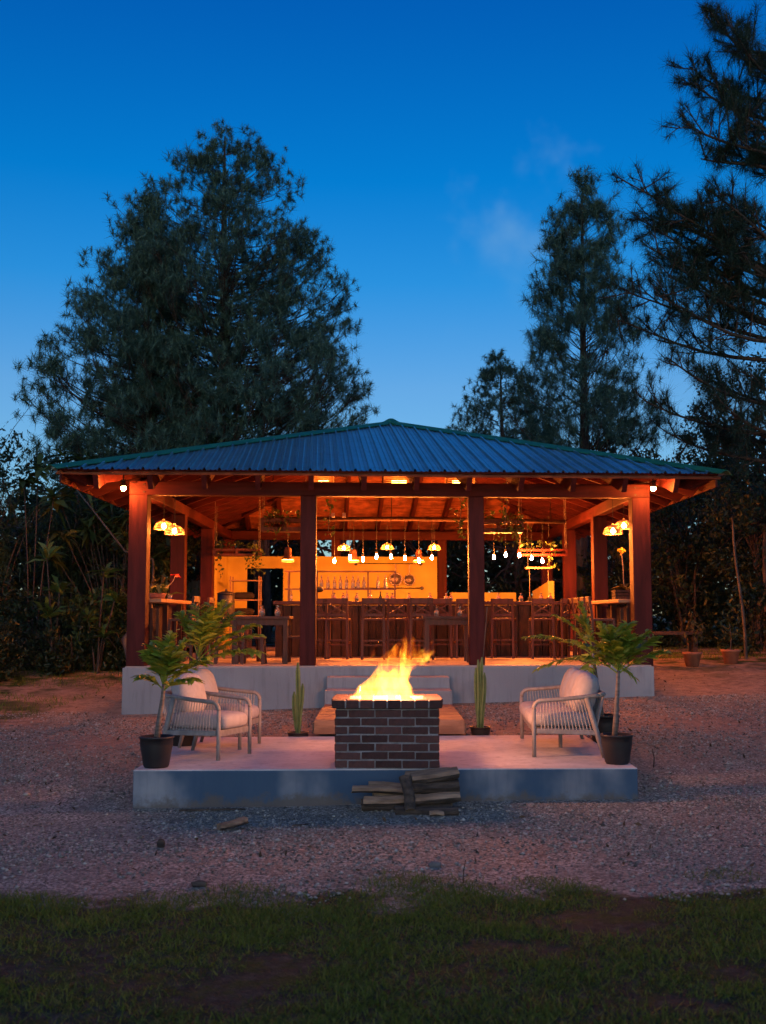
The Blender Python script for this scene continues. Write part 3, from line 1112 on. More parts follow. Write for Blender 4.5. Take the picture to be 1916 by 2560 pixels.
mb = MB()
x0, x1, y0, y1 = -4.05, 4.33, 17.80, 29.0
c4 = [(x0, sk(x0, y0)), (x1, sk(x1, y0)), (x1, sk(x1, y1)), (x0, sk(x0, y1))]
mb.add([(x, y, z) for z in (-0.1, FLZ - 0.02) for x, y in c4], [(3, 2, 1, 0), (4, 5, 6, 7), (0, 1, 5, 4), (1, 2, 6, 5), (2, 3, 7, 6), (3, 0, 4, 7)])
mb.build('plinth', M['concrete'], pav, bevel=0.012)
mb = MB()
e = 0.035
c4 = [(x0 + e, sk(x0 + e, y0 + e)), (x1 - e, sk(x1 - e, y0 + e)), (x1 - e, sk(x1 - e, y1 - e)), (x0 + e, sk(x0 + e, y1 - e))]
mb.add([(x, y, z) for z in (FLZ - 0.022, FLZ) for x, y in c4], [(3, 2, 1, 0), (4, 5, 6, 7), (0, 1, 5, 4), (1, 2, 6, 5), (2, 3, 7, 6), (3, 0, 4, 7)])
mb.build('floor_screed', M['floor'], pav)

BZ0, BZ1 = 3.75, 3.97
for j, ry in enumerate(ROWY):
    for i, cx in enumerate(COLX):
        if i in (1, 2) and j in (1, 2):
            continue
        w = 0.29 if i in (0, 3) else 0.25
        if j:
            w -= 0.02
        q = MB()
        q.box((cx, sk(cx, ry), (FLZ + BZ0) / 2), (w, w, BZ0 - FLZ))
        q.build('post', M['wood_red'], pav, bevel=0.012)
for ry in (ROWY[0], ROWY[3]):
    xa, xb = COLX[0] - 0.16, COLX[3] + 0.16
    q = MB()
    q.beam((xa, sk(xa, ry), (BZ0 + BZ1) / 2 + 0.002), (xb, sk(xb, ry), (BZ0 + BZ1) / 2 + 0.002), 0.20, BZ1 - BZ0)
    q.build('beam', M['wood_red_x'], pav, bevel=0.01)
for cx in (COLX[0], COLX[3]):
    for j in range(3):
        q = MB()
        q.beam((cx, sk(cx, ROWY[j] + 0.105), (BZ0 + BZ1) / 2), (cx, sk(cx, ROWY[j + 1] - 0.105 if j == 2 else ROWY[j + 1] + 0.104), (BZ0 + BZ1) / 2), 0.17, BZ1 - BZ0 - 0.02)
        q.build('beam', M['wood_red_y'], pav, bevel=0.01)
# bolt heads on the front beam ends
for sx, cx in ((1, COLX[0]), (-1, COLX[3])):
    for dz in (0.05, 0.17):
        q = MB()
        yb = sk(cx, ROWY[0]) - 0.102
        q.tube([(cx + sx * 0.08, yb - 0.012, BZ0 + dz), (cx + sx * 0.08, yb + 0.01, BZ0 + dz)], 0.012, 8)
        q.build('bolt', M['metal_dark'], pav)

# roof geometry
EZ, AZ_ = 4.05, 5.86
RX0, RX1, RY0, RY1 = -4.99, 5.33, 17.10, 29.5
cor = [Vector((x, sk(x, y), EZ)) for x, y in ((RX0, RY0), (RX1, RY0), (RX1, RY1), (RX0, RY1))]
apex = Vector((0.17, 23.32, AZ_))
roof = thing('roof', None, None, (0.17, 23.3, EZ))
roof.parent = pav
roof.location = Vector((0.17, 23.3, EZ)) - norg(pav)
PROF = [(0.0, 0.0), (0.05, 0.0), (0.062, 0.009), (0.078, 0.009), (0.09, 0.0), (0.125, 0.0), (0.137, 0.009), (0.153, 0.009), (0.165, 0.0), (0.178, 0.0), (0.192, 0.04), (0.216, 0.04), (0.23, 0.0)]
FACES = []
for fi in range(4):
    A, B = cor[fi], cor[(fi + 1) % 4]
    e_ = (B - A)
    Ln = e_.length
    e_.normalize()
    sP = (apex - A).dot(e_)
    foot = A + e_ * sP
    wv = apex - foot
    Hh = wv.length
    wv.normalize()
    nrm = e_.cross(wv).normalized()
    if nrm.z < 0:
        nrm = -nrm
    FACES.append((A, B, e_, Ln, sP, wv, Hh, nrm))


def vmax(f, s_):
    A, B, e_, Ln, sP, wv, Hh, nrm = f
    return Hh * (s_ / sP if s_ < sP else (Ln - s_) / (Ln - sP))


for fi, f in enumerate(FACES):
    A, B, e_, Ln, sP, wv, Hh, nrm = f
    pitch, per = 0.23, 4
    nr = int(Ln / pitch) + 1
    for s0 in range(0, nr, per):
        cols = []
        for r_ in range(s0, min(s0 + per, nr)):
            for u, hgt in PROF[:-1]:
                cols.append((r_ * pitch + u, hgt))
        cols.append((min(s0 + per, nr) * pitch, 0.0))
        cols = [(u, h_) for u, h_ in cols if 0.0 <= u <= Ln]
        if len(cols) < 2:
            continue
        lift = 0.0015 * ((s0 // per) % 2)
        q = MB()
        vs, fs = [], []
        for u, h_ in cols:
            top = max(vmax(f, u), 0.0)
            a = A + e_ * u - wv * 0.03 + nrm * (h_ + lift)
            b = A + e_ * u + wv * top + nrm * (h_ + lift)
            vs += [a, b]
        for k in range(len(cols) - 1):
            fs.append((2 * k, 2 * k + 2, 2 * k + 3, 2 * k + 1))
        q.add(vs, fs)
        q.build('roof_sheet', M['roof'], roof)
for c in cor:
    q = MB()
    d = (apex - c).normalized()
    p0 = c - d * 0.06 + Vector((0, 0, 0.035))
    p1 = apex + Vector((0, 0, 0.035))
    side = d.cross(Vector((0, 0, 1))).normalized()
    up = side.cross(d).normalized()
    # folded ridge cap: two wings and a rounded crest
    vs = []
    for p in (p0, p1):
        for a, b in ((-0.17, -0.035), (-0.03, 0.03), (0.03, 0.03), (0.17, -0.035), (0.17, -0.043), (0.03, 0.02), (-0.03, 0.02), (-0.17, -0.043)):
            vs.append(p + side * a + up * b)
    fs = [tuple(range(7, -1, -1)), tuple(range(8, 16))] + [(k, (k + 1) % 8, 8 + (k + 1) % 8, 8 + k) for k in range(8)]
    q.add(vs, fs)
    q.build('hip_cap', M['green_cap'], roof)
q = MB()
q.lathe([(0.30, -0.06), (0.16, 0.02), (0.06, 0.075), (0.01, 0.085)], apex + Vector((0, 0, 0.03)), n=8)
q.build('apex_cap', M['green_cap'], roof)
for f in FACES:
    A, B, e_, Ln, sP, wv, Hh, nrm = f
    q = MB()
    q.beam(A + e_ * 0.05 - nrm * 0.03 + wv * 0.10, B - e_ * 0.05 - nrm * 0.03 + wv * 0.10, 0.035, 0.035, up=nrm)
    q.build('eave_batten', M['wood_red_x'], roof)

# reed mat ceiling: thousands of thin canes, one part
q = MB()
for f in FACES:
    A, B, e_, Ln, sP, wv, Hh, nrm = f
    v = 0.04
    while v < Hh * 0.97:
        t_ = v / Hh
        a = A.lerp(apex, t_)
        b = B.lerp(apex, t_)
        L_ = (b - a).length
        x = random.uniform(-0.8, 0.0)
        while x < L_:
            l_ = random.uniform(1.2, 2.6)
            xa, xb = max(x, 0), min(x + l_, L_)
            if xb - xa > 0.05:
                dn = -nrm * (0.055 + random.uniform(0, 0.022))
                w0, w1, w2 = (random.uniform(-.008, .008) for _ in range(3))
                rr = random.uniform(0.014, 0.026)
                pa = a + e_ * xa + dn + wv * w0
                pm = a + e_ * (xa + xb) / 2 + dn + wv * w1 - nrm * random.uniform(0, 0.012)
                pb = a + e_ * xb + dn + wv * w2
                q.tube([pa, pm, pb], rr, 4)
            x += l_ + 0.01
        v += random.uniform(0.038, 0.056)
rd = q.build('reed_ceiling', M['reed'], roof)
rd['kind'] = 'stuff'

# rafters: jack rafters square to the eaves, and four hip rafters
for fi, f in enumerate(FACES):
    A, B, e_, Ln, sP, wv, Hh, nrm = f
    mat_ = M['wood_red_y'] if fi % 2 == 0 else M['wood_red_x']
    for k in range(-7, 8):
        s_ = sP + k * 0.82
        if not 0.35 < s_ < Ln - 0.35:
            continue
        top = vmax(f, s_) - 0.12
        if top < 0.5:
            continue
        p = A + e_ * s_ + wv * 0.05 - nrm * 0.21
        r_ = A + e_ * s_ + wv * top - nrm * 0.21
        q = MB()
        d = (r_ - p).normalized()
        side = d.cross(nrm).normalized()
        vs = []
        # tail cut back at its underside
        for e2, cut in ((p, 0.09), (r_, 0.0)):
            for a, b, c_ in ((-1, -1, cut), (1, -1, cut), (1, 1, 0), (-1, 1, 0)):
                vs.append(e2 + side * a * 0.04 + nrm * (b * 0.12) + d * c_)
        q.add(vs, [(0, 1, 2, 3), (7, 6, 5, 4), (0, 4, 5, 1), (1, 5, 6, 2), (2, 6, 7, 3), (3, 7, 4, 0)])
        q.build('rafter', mat_, roof)
for c in cor:
    d = (apex - c).normalized()
    side = d.cross(Vector((0, 0, 1))).normalized()
    up = side.cross(d).normalized()
    p, r_ = c + d * 0.12 - up * 0.20, apex - d * 0.15 - up * 0.20
    vs = []
    for e2, cut in ((p, 0.42), (r_, 0.0)):
        for a, b, c_ in ((-1, -1, cut), (1, -1, cut), (1, 1, 0), (-1, 1, 0)):
            vs.append(e2 + side * a * 0.06 + up * (b * 0.135) + d * c_)
    q = MB()
    q.add(vs, [(0, 1, 2, 3), (7, 6, 5, 4), (0, 4, 5, 1), (1, 5, 6, 2), (2, 6, 7, 3), (3, 7, 4, 0)])
    q.build('hip_rafter', M['wood_red_x'], roof)
# side fascia boards seen at the two front corners
for (ca, cb, sgn) in ((cor[0], cor[3], -1), (cor[1], cor[2], 1)):
    d = (cb - ca).normalized()
    q = MB()
    p = ca + d * 0.03 + Vector((-sgn * 0.10, 0.02, -0.135))
    q.beam(p, ca + d * 6.0 + Vector((-sgn * 0.10, 0, -0.135)), 0.03, 0.14)
    q.build('fascia', M['wood_red_y'], roof)

# ---- kitchen walls at the back (thing of its own: half-height masonry)
kit = thing('kitchen_wall', 'ochre plastered kitchen wall with a dark doorway behind the bar', 'wall', (-1.2, 28.3, FLZ))
WT = 3.32
WY = 28.28


def wall_box(xa, xb, za, zb, name='wall_panel', th=0.14):
    q = MB()
    xm = (xa + xb) / 2
    q.beam((xa, sk(xa, WY), (za + zb) / 2), (xb, sk(xb, WY), (za + zb) / 2), th, zb - za)
    q.build(name, M['ochre'], kit)


wall_box(-4.0, -3.40, FLZ, WT)
wall_box(-2.50, 1.36, FLZ, WT)
wall_box(-3.399, -2.501, 3.02, WT - 0.002, 'lintel')
q = MB()
q.box((-3.93, sk(-3.93, 27.15), (FLZ + WT - 0.02) / 2), (0.12, 2.1, WT - 0.02 - FLZ))
q.build('side_wall', M['ochre'], kit)
q = MB()
q.beam((1.70, sk(1.7, 28.2), (FLZ + 2.42) / 2), (3.35, sk(3.35, 28.2), (FLZ + 2.42) / 2), 0.14, 2.42 - FLZ)
q.build('low_wall', M['ochre'], kit)
q = MB()
q.add([(3.75, 25.4, FLZ), (3.75, 28.2, FLZ), (3.75, 28.2, 2.45), (3.75, 25.4, 2.62), (3.87, 25.4, FLZ), (3.87, 28.2, FLZ), (3.87, 28.2, 2.45), (3.87, 25.4, 2.62)], [(0, 1, 2, 3), (7, 6, 5, 4), (0, 3, 7, 4), (3, 2, 6, 7), (1, 5, 6, 2), (0, 4, 5, 1)])
q.build('side_low_wall', M['ochre'], kit)

# ---- bar counter
bar = thing('bar_counter', 'long dark timber bar counter with bark-edged front planks', 'bar counter', (0.8, 22.0, FLZ))
BX0, BX1, BY = -2.08, 3.65, 21.85
BT = 2.12
xx = BX0
i = 0
while xx < BX1 - 0.02:
    w = random.uniform(0.13, 0.24)
    xb = min(xx + w, BX1)
    q = MB()
    xm = (xx + xb) / 2
    d_ = random.uniform(0.03, 0.055)
    hh = BT - 0.09 - FLZ
    vs = []
    jl, jr = random.uniform(0, 0.012), random.uniform(0, 0.012)
    for z in (FLZ + 0.005, FLZ + hh * 0.45, FLZ + hh):
        for x_, y_ in ((xx + jl + random.uniform(0, .01), 0), (xb - jr - random.uniform(0, .01), 0), (xb - 0.004, 0.05), (xx + 0.004, 0.05)):
            vs.append((x_, sk(x_, BY) - d_ + y_ + 0.01 if y_ == 0 else sk(x_, BY) + 0.02, z))
    fs = [(0, 1, 5, 4), (4, 5, 9, 8), (1, 2, 6, 5), (5, 6, 10, 9), (3, 0, 4, 7), (7, 4, 8, 11), (2, 3, 7, 6), (6, 7, 11, 10), (8, 9, 10, 11), (3, 2, 1, 0)]
    q.add(vs, fs)
    q.build('plank', M['bark_plank'], bar)
    xx = xb
q = MB()
q.beam((BX0 - 0.06, sk(BX0, BY) + 0.28, BT - 0.035), (BX1 + 0.05, sk(BX1, BY) + 0.28, BT - 0.035), 0.74, 0.07)
q.build('counter_top', M['furn'], bar, bevel=0.01)
q = MB()
q.box((BX0 + 0.03, sk(BX0, BY) + 0.30, (FLZ + BT - 0.075) / 2), (0.06, 0.52, BT - 0.075 - FLZ))
q.build('end_panel', M['plank_edge'], bar, bevel=0.006)
q = MB()
q.beam((BX0 + 0.02, sk(BX0 + 0.02, BY) + 0.035, (FLZ + BT - 0.08) / 2), (BX1 - 0.02, sk(BX1 - 0.02, BY) + 0.035, (FLZ + BT - 0.08) / 2), 0.02, BT - 0.08 - FLZ)
q.build('backing_board', M['furn'], bar)  # added unseen behind the planks to stop light leaking through their gaps
# back counter with cupboards behind the bar, seen at its open end
bc = thing('back_counter', 'reddish wooden cabinet beside the kitchen doorway', 'cabinet', (-1.6, 25.0, FLZ))
for nm, c, d in (('body', (-1.75, 25.0, FLZ + 0.45), (0.9, 0.6, 0.88)), ('top', (-1.75, 25.0, FLZ + 0.93), (0.98, 0.68, 0.05))):
    q = MB()
    q.box(c, d)
    q.build(nm, M['plank_edge'], bc, bevel=0.008)
for dx in (-0.22, 0.22):
    q = MB()
    q.box((-1.75 + dx, 24.69, FLZ + 0.46), (0.40, 0.02, 0.74))
    dd = q.build('cabinet_door', M['plank_edge'], bc, bevel=0.004)
    q = MB()
    q.tube([(-1.75 + dx * 0.3, 24.66, FLZ + 0.5), (-1.75 + dx * 0.3, 24.66, FLZ + 0.6)], 0.008, 6)
    q.build('handle', M['metal_dark'], dd)

# ---- bottle rack on the bar
rack = thing('bottle_rack', 'rusty steel bottle rack standing on the bar counter', 'rack', (-0.85, 22.5, BT))
RKY = 22.42
rx0, rx1 = -1.88, 0.24
for x_ in (rx0, -1.32, -0.3, rx1):
    for dy_ in (0, 0.22):
        q = MB()
        yb = sk(x_, RKY) + dy_
        q.box((x_, yb, (BT + 2.72) / 2), (0.026, 0.026, 2.72 - BT))
        q.build('upright', M['metal_shelf'], rack)
for z in (2.365, 2.72):
    q = MB()
    q.beam((rx0 - 0.08, sk(rx0, RKY) + 0.11, z), (rx1 + 0.02, sk(rx1, RKY) + 0.11, z), 0.26, 0.022)
    q.build('shelf', M['metal_shelf'], rack)

bt = thing('bottle', '', 'bottle')
q = MB()
q.lathe([(0.0, 0.0), (0.034, 0.0), (0.036, 0.02), (0.036, 0.145), (0.031, 0.165), (0.014, 0.19), (0.012, 0.235), (0.014, 0.238), (0.014, 0.25)], n=12)
q.build('glass_body', M['glass_clear'], bt, smooth=True)
q = MB()
q.lathe([(0.0372, 0.045), (0.0372, 0.115)], n=12, cap=False)
q.build('paper_label', M['label_paper'], bt, smooth=True)
q = MB()
q.lathe([(0.0155, 0.232), (0.0155, 0.262), (0.012, 0.266)], n=8)
q.build('cap', M['label_paper'], bt)
ser = Series(bt)
for i, x_ in enumerate([-1.23, -1.1, -0.97, -0.85, -0.73, -0.6, -0.5, -0.38, -0.1, 0.05]):
    ser.put((x_, sk(x_, RKY) + 0.09, 2.377), random.uniform(0, 6), 'clear bottle on the rack shelf, %s from the left of ten' % ORD[i], 'bottles on the rack shelf', random.uniform(0.93, 1.04))
for x_, nm in ((-1.83, 'tall clear bottle standing at the rack end beside the post'), (-1.0, 'clear bottle on the counter under the third rack bottle'), (-0.72, 'clear bottle on the counter under the sixth rack bottle'), (-0.25, 'clear bottle on the counter near the rack upright')):
    ser.put((x_, sk(x_, RKY) + 0.05, BT + 0.002), random.uniform(0, 6), nm, 'bottles on the counter', 0.85)
ser.done()
db = thing('dark_bottle', 'small dark green bottle standing on the bar below the rack', 'bottle', (-0.05, sk(-.05, 22.05), BT))
q = MB()
q.lathe([(0.0, 0.0), (0.034, 0.0), (0.035, 0.09), (0.013, 0.13), (0.012, 0.17), (0.014, 0.18)], norg(db), n=10)
q.build('glass_body', M['glass_green'], db, smooth=True)
q = MB()
q.lathe([(0.015, 0.165), (0.015, 0.19), (0.008, 0.192)], norg(db), n=8)
q.build('cap', M['metal_dark'], db)

# glasses turned upside down on bar and tables
gl = thing('drinking_glass', '', 'glass')
q = MB()
q.lathe([(0.036, 0.0), (0.047, 0.05), (0.036, 0.10), (0.012, 0.118), (0.008, 0.14), (0.032, 0.155), (0.033, 0.158), (0.0, 0.159)], n=12, cap=False)
q.build('bowl', M['glass_clear'], gl, smooth=True)
q = MB()
q.lathe([(0.030, 0.004), (0.038, 0.03), (0.03, 0.055), (0.0, 0.058)], n=10)
q.build('candle', M['label_paper'], gl, smooth=True)
gs = Series(gl)
for i, x_ in enumerate([-0.95, -0.77, -0.51, -0.26, 0.08, 0.18, 0.51, 0.92, 1.24, 1.33]):
    gs.put((x_, sk(x_, 21.95), BT + 0.002), 0, 'glass goblet on the bar counter, %s from the bottle rack end' % ORD[i], 'goblets along the bar')
for i, x_ in enumerate((2.27, 2.72, 3.12, 3.30)):
    gs.put((x_, sk(x_, 22.0), BT + 0.002), 0, 'glass goblet on the bar under the five bulbs, %s from the post' % ORD[i], 'goblets along the bar')

# ---- furniture inside
def beamr(q, p, r_, w, h):
    q.beam(p, r_, w, h)
    return q


def bar_chair():
    t_ = thing('bar_chair', '', 'chair')
    q = MB(); q.box((0, 0, 0.72), (0.41, 0.39, 0.045)); q.build('seat', M['furn'], t_, bevel=0.01)
    for sx in (-1, 1):
        q = MB(); q.beam((sx * 0.19, 0.17, 0.70), (sx * 0.20, 0.185, 0), 0.04, 0.04, up=(0, 1, 0)); q.build('leg', M['furn'], t_)
        q = MB(); q.beam((sx * 0.20, -0.20, 0), (sx * 0.19, -0.175, 0.72), 0.042, 0.042, up=(0, 1, 0)); q.beam((sx * 0.19, -0.175, 0.72), (sx * 0.185, -0.22, 1.09), 0.042, 0.038, up=(0, 1, 0)); q.build('leg', M['furn'], t_)
    q = MB(); q.box((0, -0.218, 1.055), (0.42, 0.03, 0.095)); q.build('top_rail', M['furn'], t_, bevel=0.006)
    q = MB(); q.box((0, -0.188, 0.80), (0.36, 0.026, 0.05)); q.build('lower_rail', M['furn'], t_)
    for s_ in (-1, 1):
        q = MB(); q.beam((s_ * 0.17, -0.192 + 0.004 * s_, 0.82), (-s_ * 0.17, -0.212 + 0.004 * s_, 1.02), 0.022, 0.024, up=(0, 1, 0)); q.build('cross_brace', M['furn'], t_)
    for z, (a, b) in ((0.25, ((-0.19, 0.18), (0.19, 0.18))), (0.34, ((-0.19, -0.19), (0.19, -0.19))), (0.30, ((-0.195, -0.18), (-0.195, 0.17))), (0.30, ((0.195, -0.18), (0.195, 0.17)))):
        q = MB(); q.beam((a[0], a[1], z), (b[0], b[1], z), 0.026, 0.03); q.build('stretcher', M['furn'], t_)
    return t_


cs = Series(bar_chair())
for x_, y_, rz, lb in ((-1.22, 20.95, 0.05, 'tall cross-back bar chair half hidden behind the slim post by the bar end'),
                       (-0.82, 20.75, -0.12, 'tall cross-back bar chair under the bottle rack'),
                       (-0.18, 20.45, 0.03, 'tall cross-back bar chair straight behind the flame'),
                       (0.70, 20.30, -0.04, 'tall bar chair behind the fire tip beside the square table'),
                       (0.26, 20.95, 0.1, 'tall cross-back bar chair pushed close to the bar behind the fire'),
                       (1.08, 20.98, -0.08, 'tall cross-back bar chair behind the square table'),
                       (1.55, 21.0, 0.06, 'tall bar chair hidden behind the post near the square table'),
                       (2.26, 20.9, -0.25, 'tall bar chair turned aside next to the post, below the five bulbs'),
                       (2.95, 20.8, 0.0, 'tall cross-back bar chair below the hanging orange shelf'),
                       (3.48, 20.75, 0.04, 'tall cross-back bar chair at the end of the bar by the palm')):
    cs.put((x_, sk(x_, y_), FLZ), rz, lb, 'tall chairs along the bar')
for i, y_ in enumerate((18.45, 19.05, 19.7, 20.5)):
    x_ = 3.62 + 0.01 * i
    cs.put((x_, sk(x_, y_), FLZ), -math.pi / 2 + 0.04 * (i - 1), 'tall chair at the side counter with the bromeliad, %s from the front' % ORD[i], 'tall chairs at the side counter')
for i, (x_, y_) in enumerate(((-3.27, 18.6), (-3.22, 19.85))):
    cs.put((x_, sk(x_, y_), FLZ), math.pi / 2 - 0.08, ('tall chair at the flower counter, next to the corner post', 'tall chair at the flower counter, farther from the corner post')[i], 'tall chairs at the flower counter')
cs.done()


def side_counter(cx, y0, y1, label, slats):
    t_ = thing('side_counter', label, 'counter', (cx, sk(cx, (y0 + y1) / 2), FLZ))
    q = MB(); q.beam((cx, sk(cx, y0), 2.08), (cx, sk(cx, y1), 2.08), 0.42, 0.06); q.build('counter_top', M['plank_edge'], t_, bevel=0.01)
    for yy in (y0 + 0.1, (y0 + y1) / 2, y1 - 0.1):
        q = MB(); q.box((cx, sk(cx, yy), (FLZ + 2.045) / 2), (0.09, 0.09, 2.045 - FLZ)); q.build('leg', M['furn'], t_)
    k = int((y1 - y0) / 0.11)
    for j in range(k):
        yy = y0 + 0.16 + (y1 - y0 - 0.3) * j / k
        q = MB(); q.box((cx + slats * 0.13, sk(cx, yy), FLZ + 0.52), (0.02, 0.05, 0.86)); q.build('slat', M['bark_plank'], t_)
    for z in (FLZ + 0.08, FLZ + 0.55):
        q = MB(); q.beam((cx + slats * 0.155, sk(cx, y0 + 0.1), z), (cx + slats * 0.155, sk(cx, y1 - 0.1), z), 0.03, 0.06); q.build('rail', M['furn'], t_)
    # end pickets toward the yard
    for j in range(4):
        q = MB(); q.box((cx - 0.15 + j * 0.10, sk(cx, y0) + 0.03, FLZ + 0.5), (0.045, 0.02, 0.82)); q.build('picket', M['bark_plank'], t_)
    return t_


side_counter(-3.78, 18.32, 21.2, 'tall slatted side counter carrying flowers between two posts', -1)
side_counter(4.10, 18.35, 21.2, 'tall side counter carrying the yellow bromeliad between two posts', 1)


def table(cx, cy_, sx, sy, label):
    t_ = thing('table', label, 'table', (cx, sk(cx, cy_), FLZ))
    y_ = sk(cx, cy_)
    nb_ = 4
    for j in range(nb_):
        w = sy / nb_
        q = MB(); q.box((cx, y_ - sy / 2 + w * (j + 0.5), FLZ + 0.755), (sx, w - 0.006, 0.045)); q.build('plank', M['furn'], t_, bevel=0.004)
    for a in (-1, 1):
        q = MB(); q.box((cx, y_ + a * (sy / 2 - 0.07), FLZ + 0.68), (sx - 0.2, 0.03, 0.1)); q.build('apron', M['furn'], t_)
        q = MB(); q.box((cx + a * (sx / 2 - 0.07), y_, FLZ + 0.68), (0.03, sy - 0.2, 0.1)); q.build('apron', M['furn'], t_)
        for b in (-1, 1):
            q = MB(); q.box((cx + a * (sx / 2 - 0.07), y_ + b * (sy / 2 - 0.07), FLZ + 0.365), (0.075, 0.075, 0.73)); q.build('leg', M['furn'], t_)
    return t_


table(-2.02, 18.95, 0.98, 0.75, 'wooden dining table with two glass lanterns, beside the slim post')
table(1.10, 19.35, 0.85, 0.75, 'square wooden table with two goblets behind the fire')
table(-3.0, 21.6, 1.0, 0.7, 'wooden table behind the potted palm, near the dark drum')
for i, x_ in enumerate((0.92, 1.32)):
    gs.put((x_, sk(x_, 19.3), FLZ + 0.779), 0, ('goblet on the square table, nearer the fire', 'goblet on the square table, nearer the post')[i], 'goblets on the square table')
for i, x_ in enumerate((-2.03, -1.77)):
    gs.put((x_, sk(x_, 19.0), FLZ + 0.779), 0, ('glass lantern in the middle of the dining table', 'glass lantern on the dining table toward the post')[i], 'lanterns on the dining table', 1.1)
gs.done()


def stool():
    t_ = thing('stool', '', 'stool')
    for j in range(3):
        q = MB(); q.box((0, -0.115 + 0.115 * j, 0.43), (0.38, 0.108, 0.035)); q.build('slat', M['furn'], t_, bevel=0.004)
    for sx in (-1, 1):
        for j in range(2):
            q = MB(); q.beam((sx * 0.15, -0.10 + 0.2 * j, 0.41), (sx * 0.175, -0.115 + 0.23 * j, 0), 0.055, 0.05, up=(0, 1, 0)); q.build('leg', M['furn'], t_)
        q = MB(); q.box((sx * 0.165, 0, 0.2), (0.03, 0.2, 0.04)); q.build('stretcher', M['furn'], t_)
    return t_


ss = Series(stool())
for x_, y_, rz, lb in ((-2.58, 18.75, 0.1, 'low slatted stool at the near end of the dining table, palm side'), (-2.12, 18.62, -0.05, 'low slatted stool in front of the dining table'), (-1.48, 18.9, 0.1, 'low slatted stool between the dining table and the slim post'), (-2.3, 19.6, 0.3, 'low slatted stool behind the dining table')):
    ss.put((x_, sk(x_, y_), FLZ), rz, lb, 'stools round the dining table')
ss.done()

# drum, wire shelf, pans, small kitchen things
dr = thing('drum', 'dark lidded drum standing on a small table by the post', 'drum', (-3.35, 24.0, FLZ))
q = MB(); q.lathe([(0.17, 0.78), (0.185, 0.80), (0.185, 1.22), (0.17, 1.24)], norg(dr), n=18); q.build('body', M['barrel'], dr, smooth=True)
q = MB(); q.lathe([(0.19, 1.24), (0.19, 1.27), (0.10, 1.30), (0.03, 1.305), (0.02, 1.34), (0.025, 1.355), (0.0, 1.36)], norg(dr), n=18); q.build('lid', M['barrel'], dr, smooth=True)
q = MB(); q.lathe([(0.0, 0.0), (0.03, 0.0), (0.04, 0.05), (0.0, 0.06)], Vector((-3.35, 23.8, FLZ + 0.82)), n=8); q.build('tap', M['steel'], dr)
tb = thing('small_table', 'small metal-legged table under the dark drum', 'table', (-3.3, 23.95, FLZ))
q = MB(); q.box((-3.3, 23.95, FLZ + 0.76), (0.75, 0.6, 0.035)); q.build('top', M['plank_edge'], tb)
for a in (-1, 1):
    for b in (-1, 1):
        q = MB(); q.box((-3.3 + a * 0.34, 23.95 + b * 0.26, FLZ + 0.371), (0.03, 0.03, 0.742)); q.build('leg', M['steel'], tb)
sh = thing('wire_shelf', 'open wooden shelf of folded dark cloths beside the doorway', 'shelf', (-3.25, 26.2, FLZ))
for a in (-1, 1):
    for b in (-1, 1):
        q = MB(); q.box((-3.2 + a * 0.33, 26.2 + b * 0.22, FLZ + 0.85), (0.03, 0.03, 1.7)); q.build('post', M['plank_edge'], sh)
for z in (0.3, 0.78, 1.15, 1.6):
    q = MB(); q.box((-3.2, 26.2, FLZ + z), (0.72, 0.46, 0.025)); q.build('shelf_board', M['plank_edge'], sh)
for i, (x_, z) in enumerate(((-3.3, 0.79), (-3.3, 1.16))):
    q = MB(); q.pillow((x_ + 0.05, 26.12, FLZ + z + 0.09), (0.52, 0.34, 0.17)); o = q.build('folded_cloth', M['cloth_dark'], None, smooth=True)
    props(o, ('dark folded cloth on the middle board of the open shelf', 'dark folded cloth on the upper board of the open shelf')[i], 'cloth', 'cloths on the open shelf')
rail = thing('pot_rail', 'thin steel rail across the kitchen wall with two pans', 'rail', (0.1, 28.1, 2.6))
for z, xa, xb in ((3.14, -0.68, 0.95), (2.53, -0.66, 0.98)):
    q = MB(); q.tube([(xa, sk(xa, 28.1), z), (xb, sk(xb, 28.1), z)], 0.012, 6); q.build('bar', M['metal_dark'], rail)
    for x_ in (xa, xb):
        q = MB(); q.tube([(x_, sk(x_, 28.08), z), (x_, sk(x_, 28.2), z)], 0.045, 10); q.build('bracket', M['metal_dark'], rail)
for i, (x_, z, r_) in enumerate(((0.32, 2.75, 0.17), (0.66, 2.73, 0.145))):
    t_ = thing('frying_pan', ('larger round dark pan hanging on the kitchen wall', 'smaller round dark pan hanging on the kitchen wall')[i], 'pan', (x_, sk(x_, 28.05), z), 'pans on the kitchen wall')
    q = MB()
    c = norg(t_)
    prof = [(0.0, 0.03), (r_ * 0.8, 0.03), (r_, 0.0), (r_ * 0.97, -0.006), (r_ * 0.76, 0.02), (0.0, 0.022)]
    vs, fs = [], []
    nn = 20
    for rr, dd in prof:
        for k in range(nn):
            a = 2 * math.pi * k / nn
            vs.append((c.x + rr * math.cos(a), c.y + dd, c.z + rr * math.sin(a)))
    for j in range(len(prof) - 1):
        for k in range(nn):
            fs.append((j * nn + k, j * nn + (k + 1) % nn, (j + 1) * nn + (k + 1) % nn, (j + 1) * nn + k))
    q.add(vs, fs); q.build('bowl', M['steel'], t_, smooth=True)
    q = MB(); q.beam(c + Vector((0, 0.02, r_ * 0.9)), c + Vector((0, 0.0, 3.13 - z)), 0.025, 0.012, up=(0, 1, 0)); q.build('handle', M['steel'], t_)
mx = thing('mixer', 'small black blender jug on the cabinet by the doorway', 'blender', (-1.75, 24.95, FLZ + 0.957))
q = MB(); q.lathe([(0.11, 0.0), (0.10, 0.04), (0.055, 0.13), (0.05, 0.2)], norg(mx), n=12); q.build('base', M['metal_dark'], mx, smooth=True)
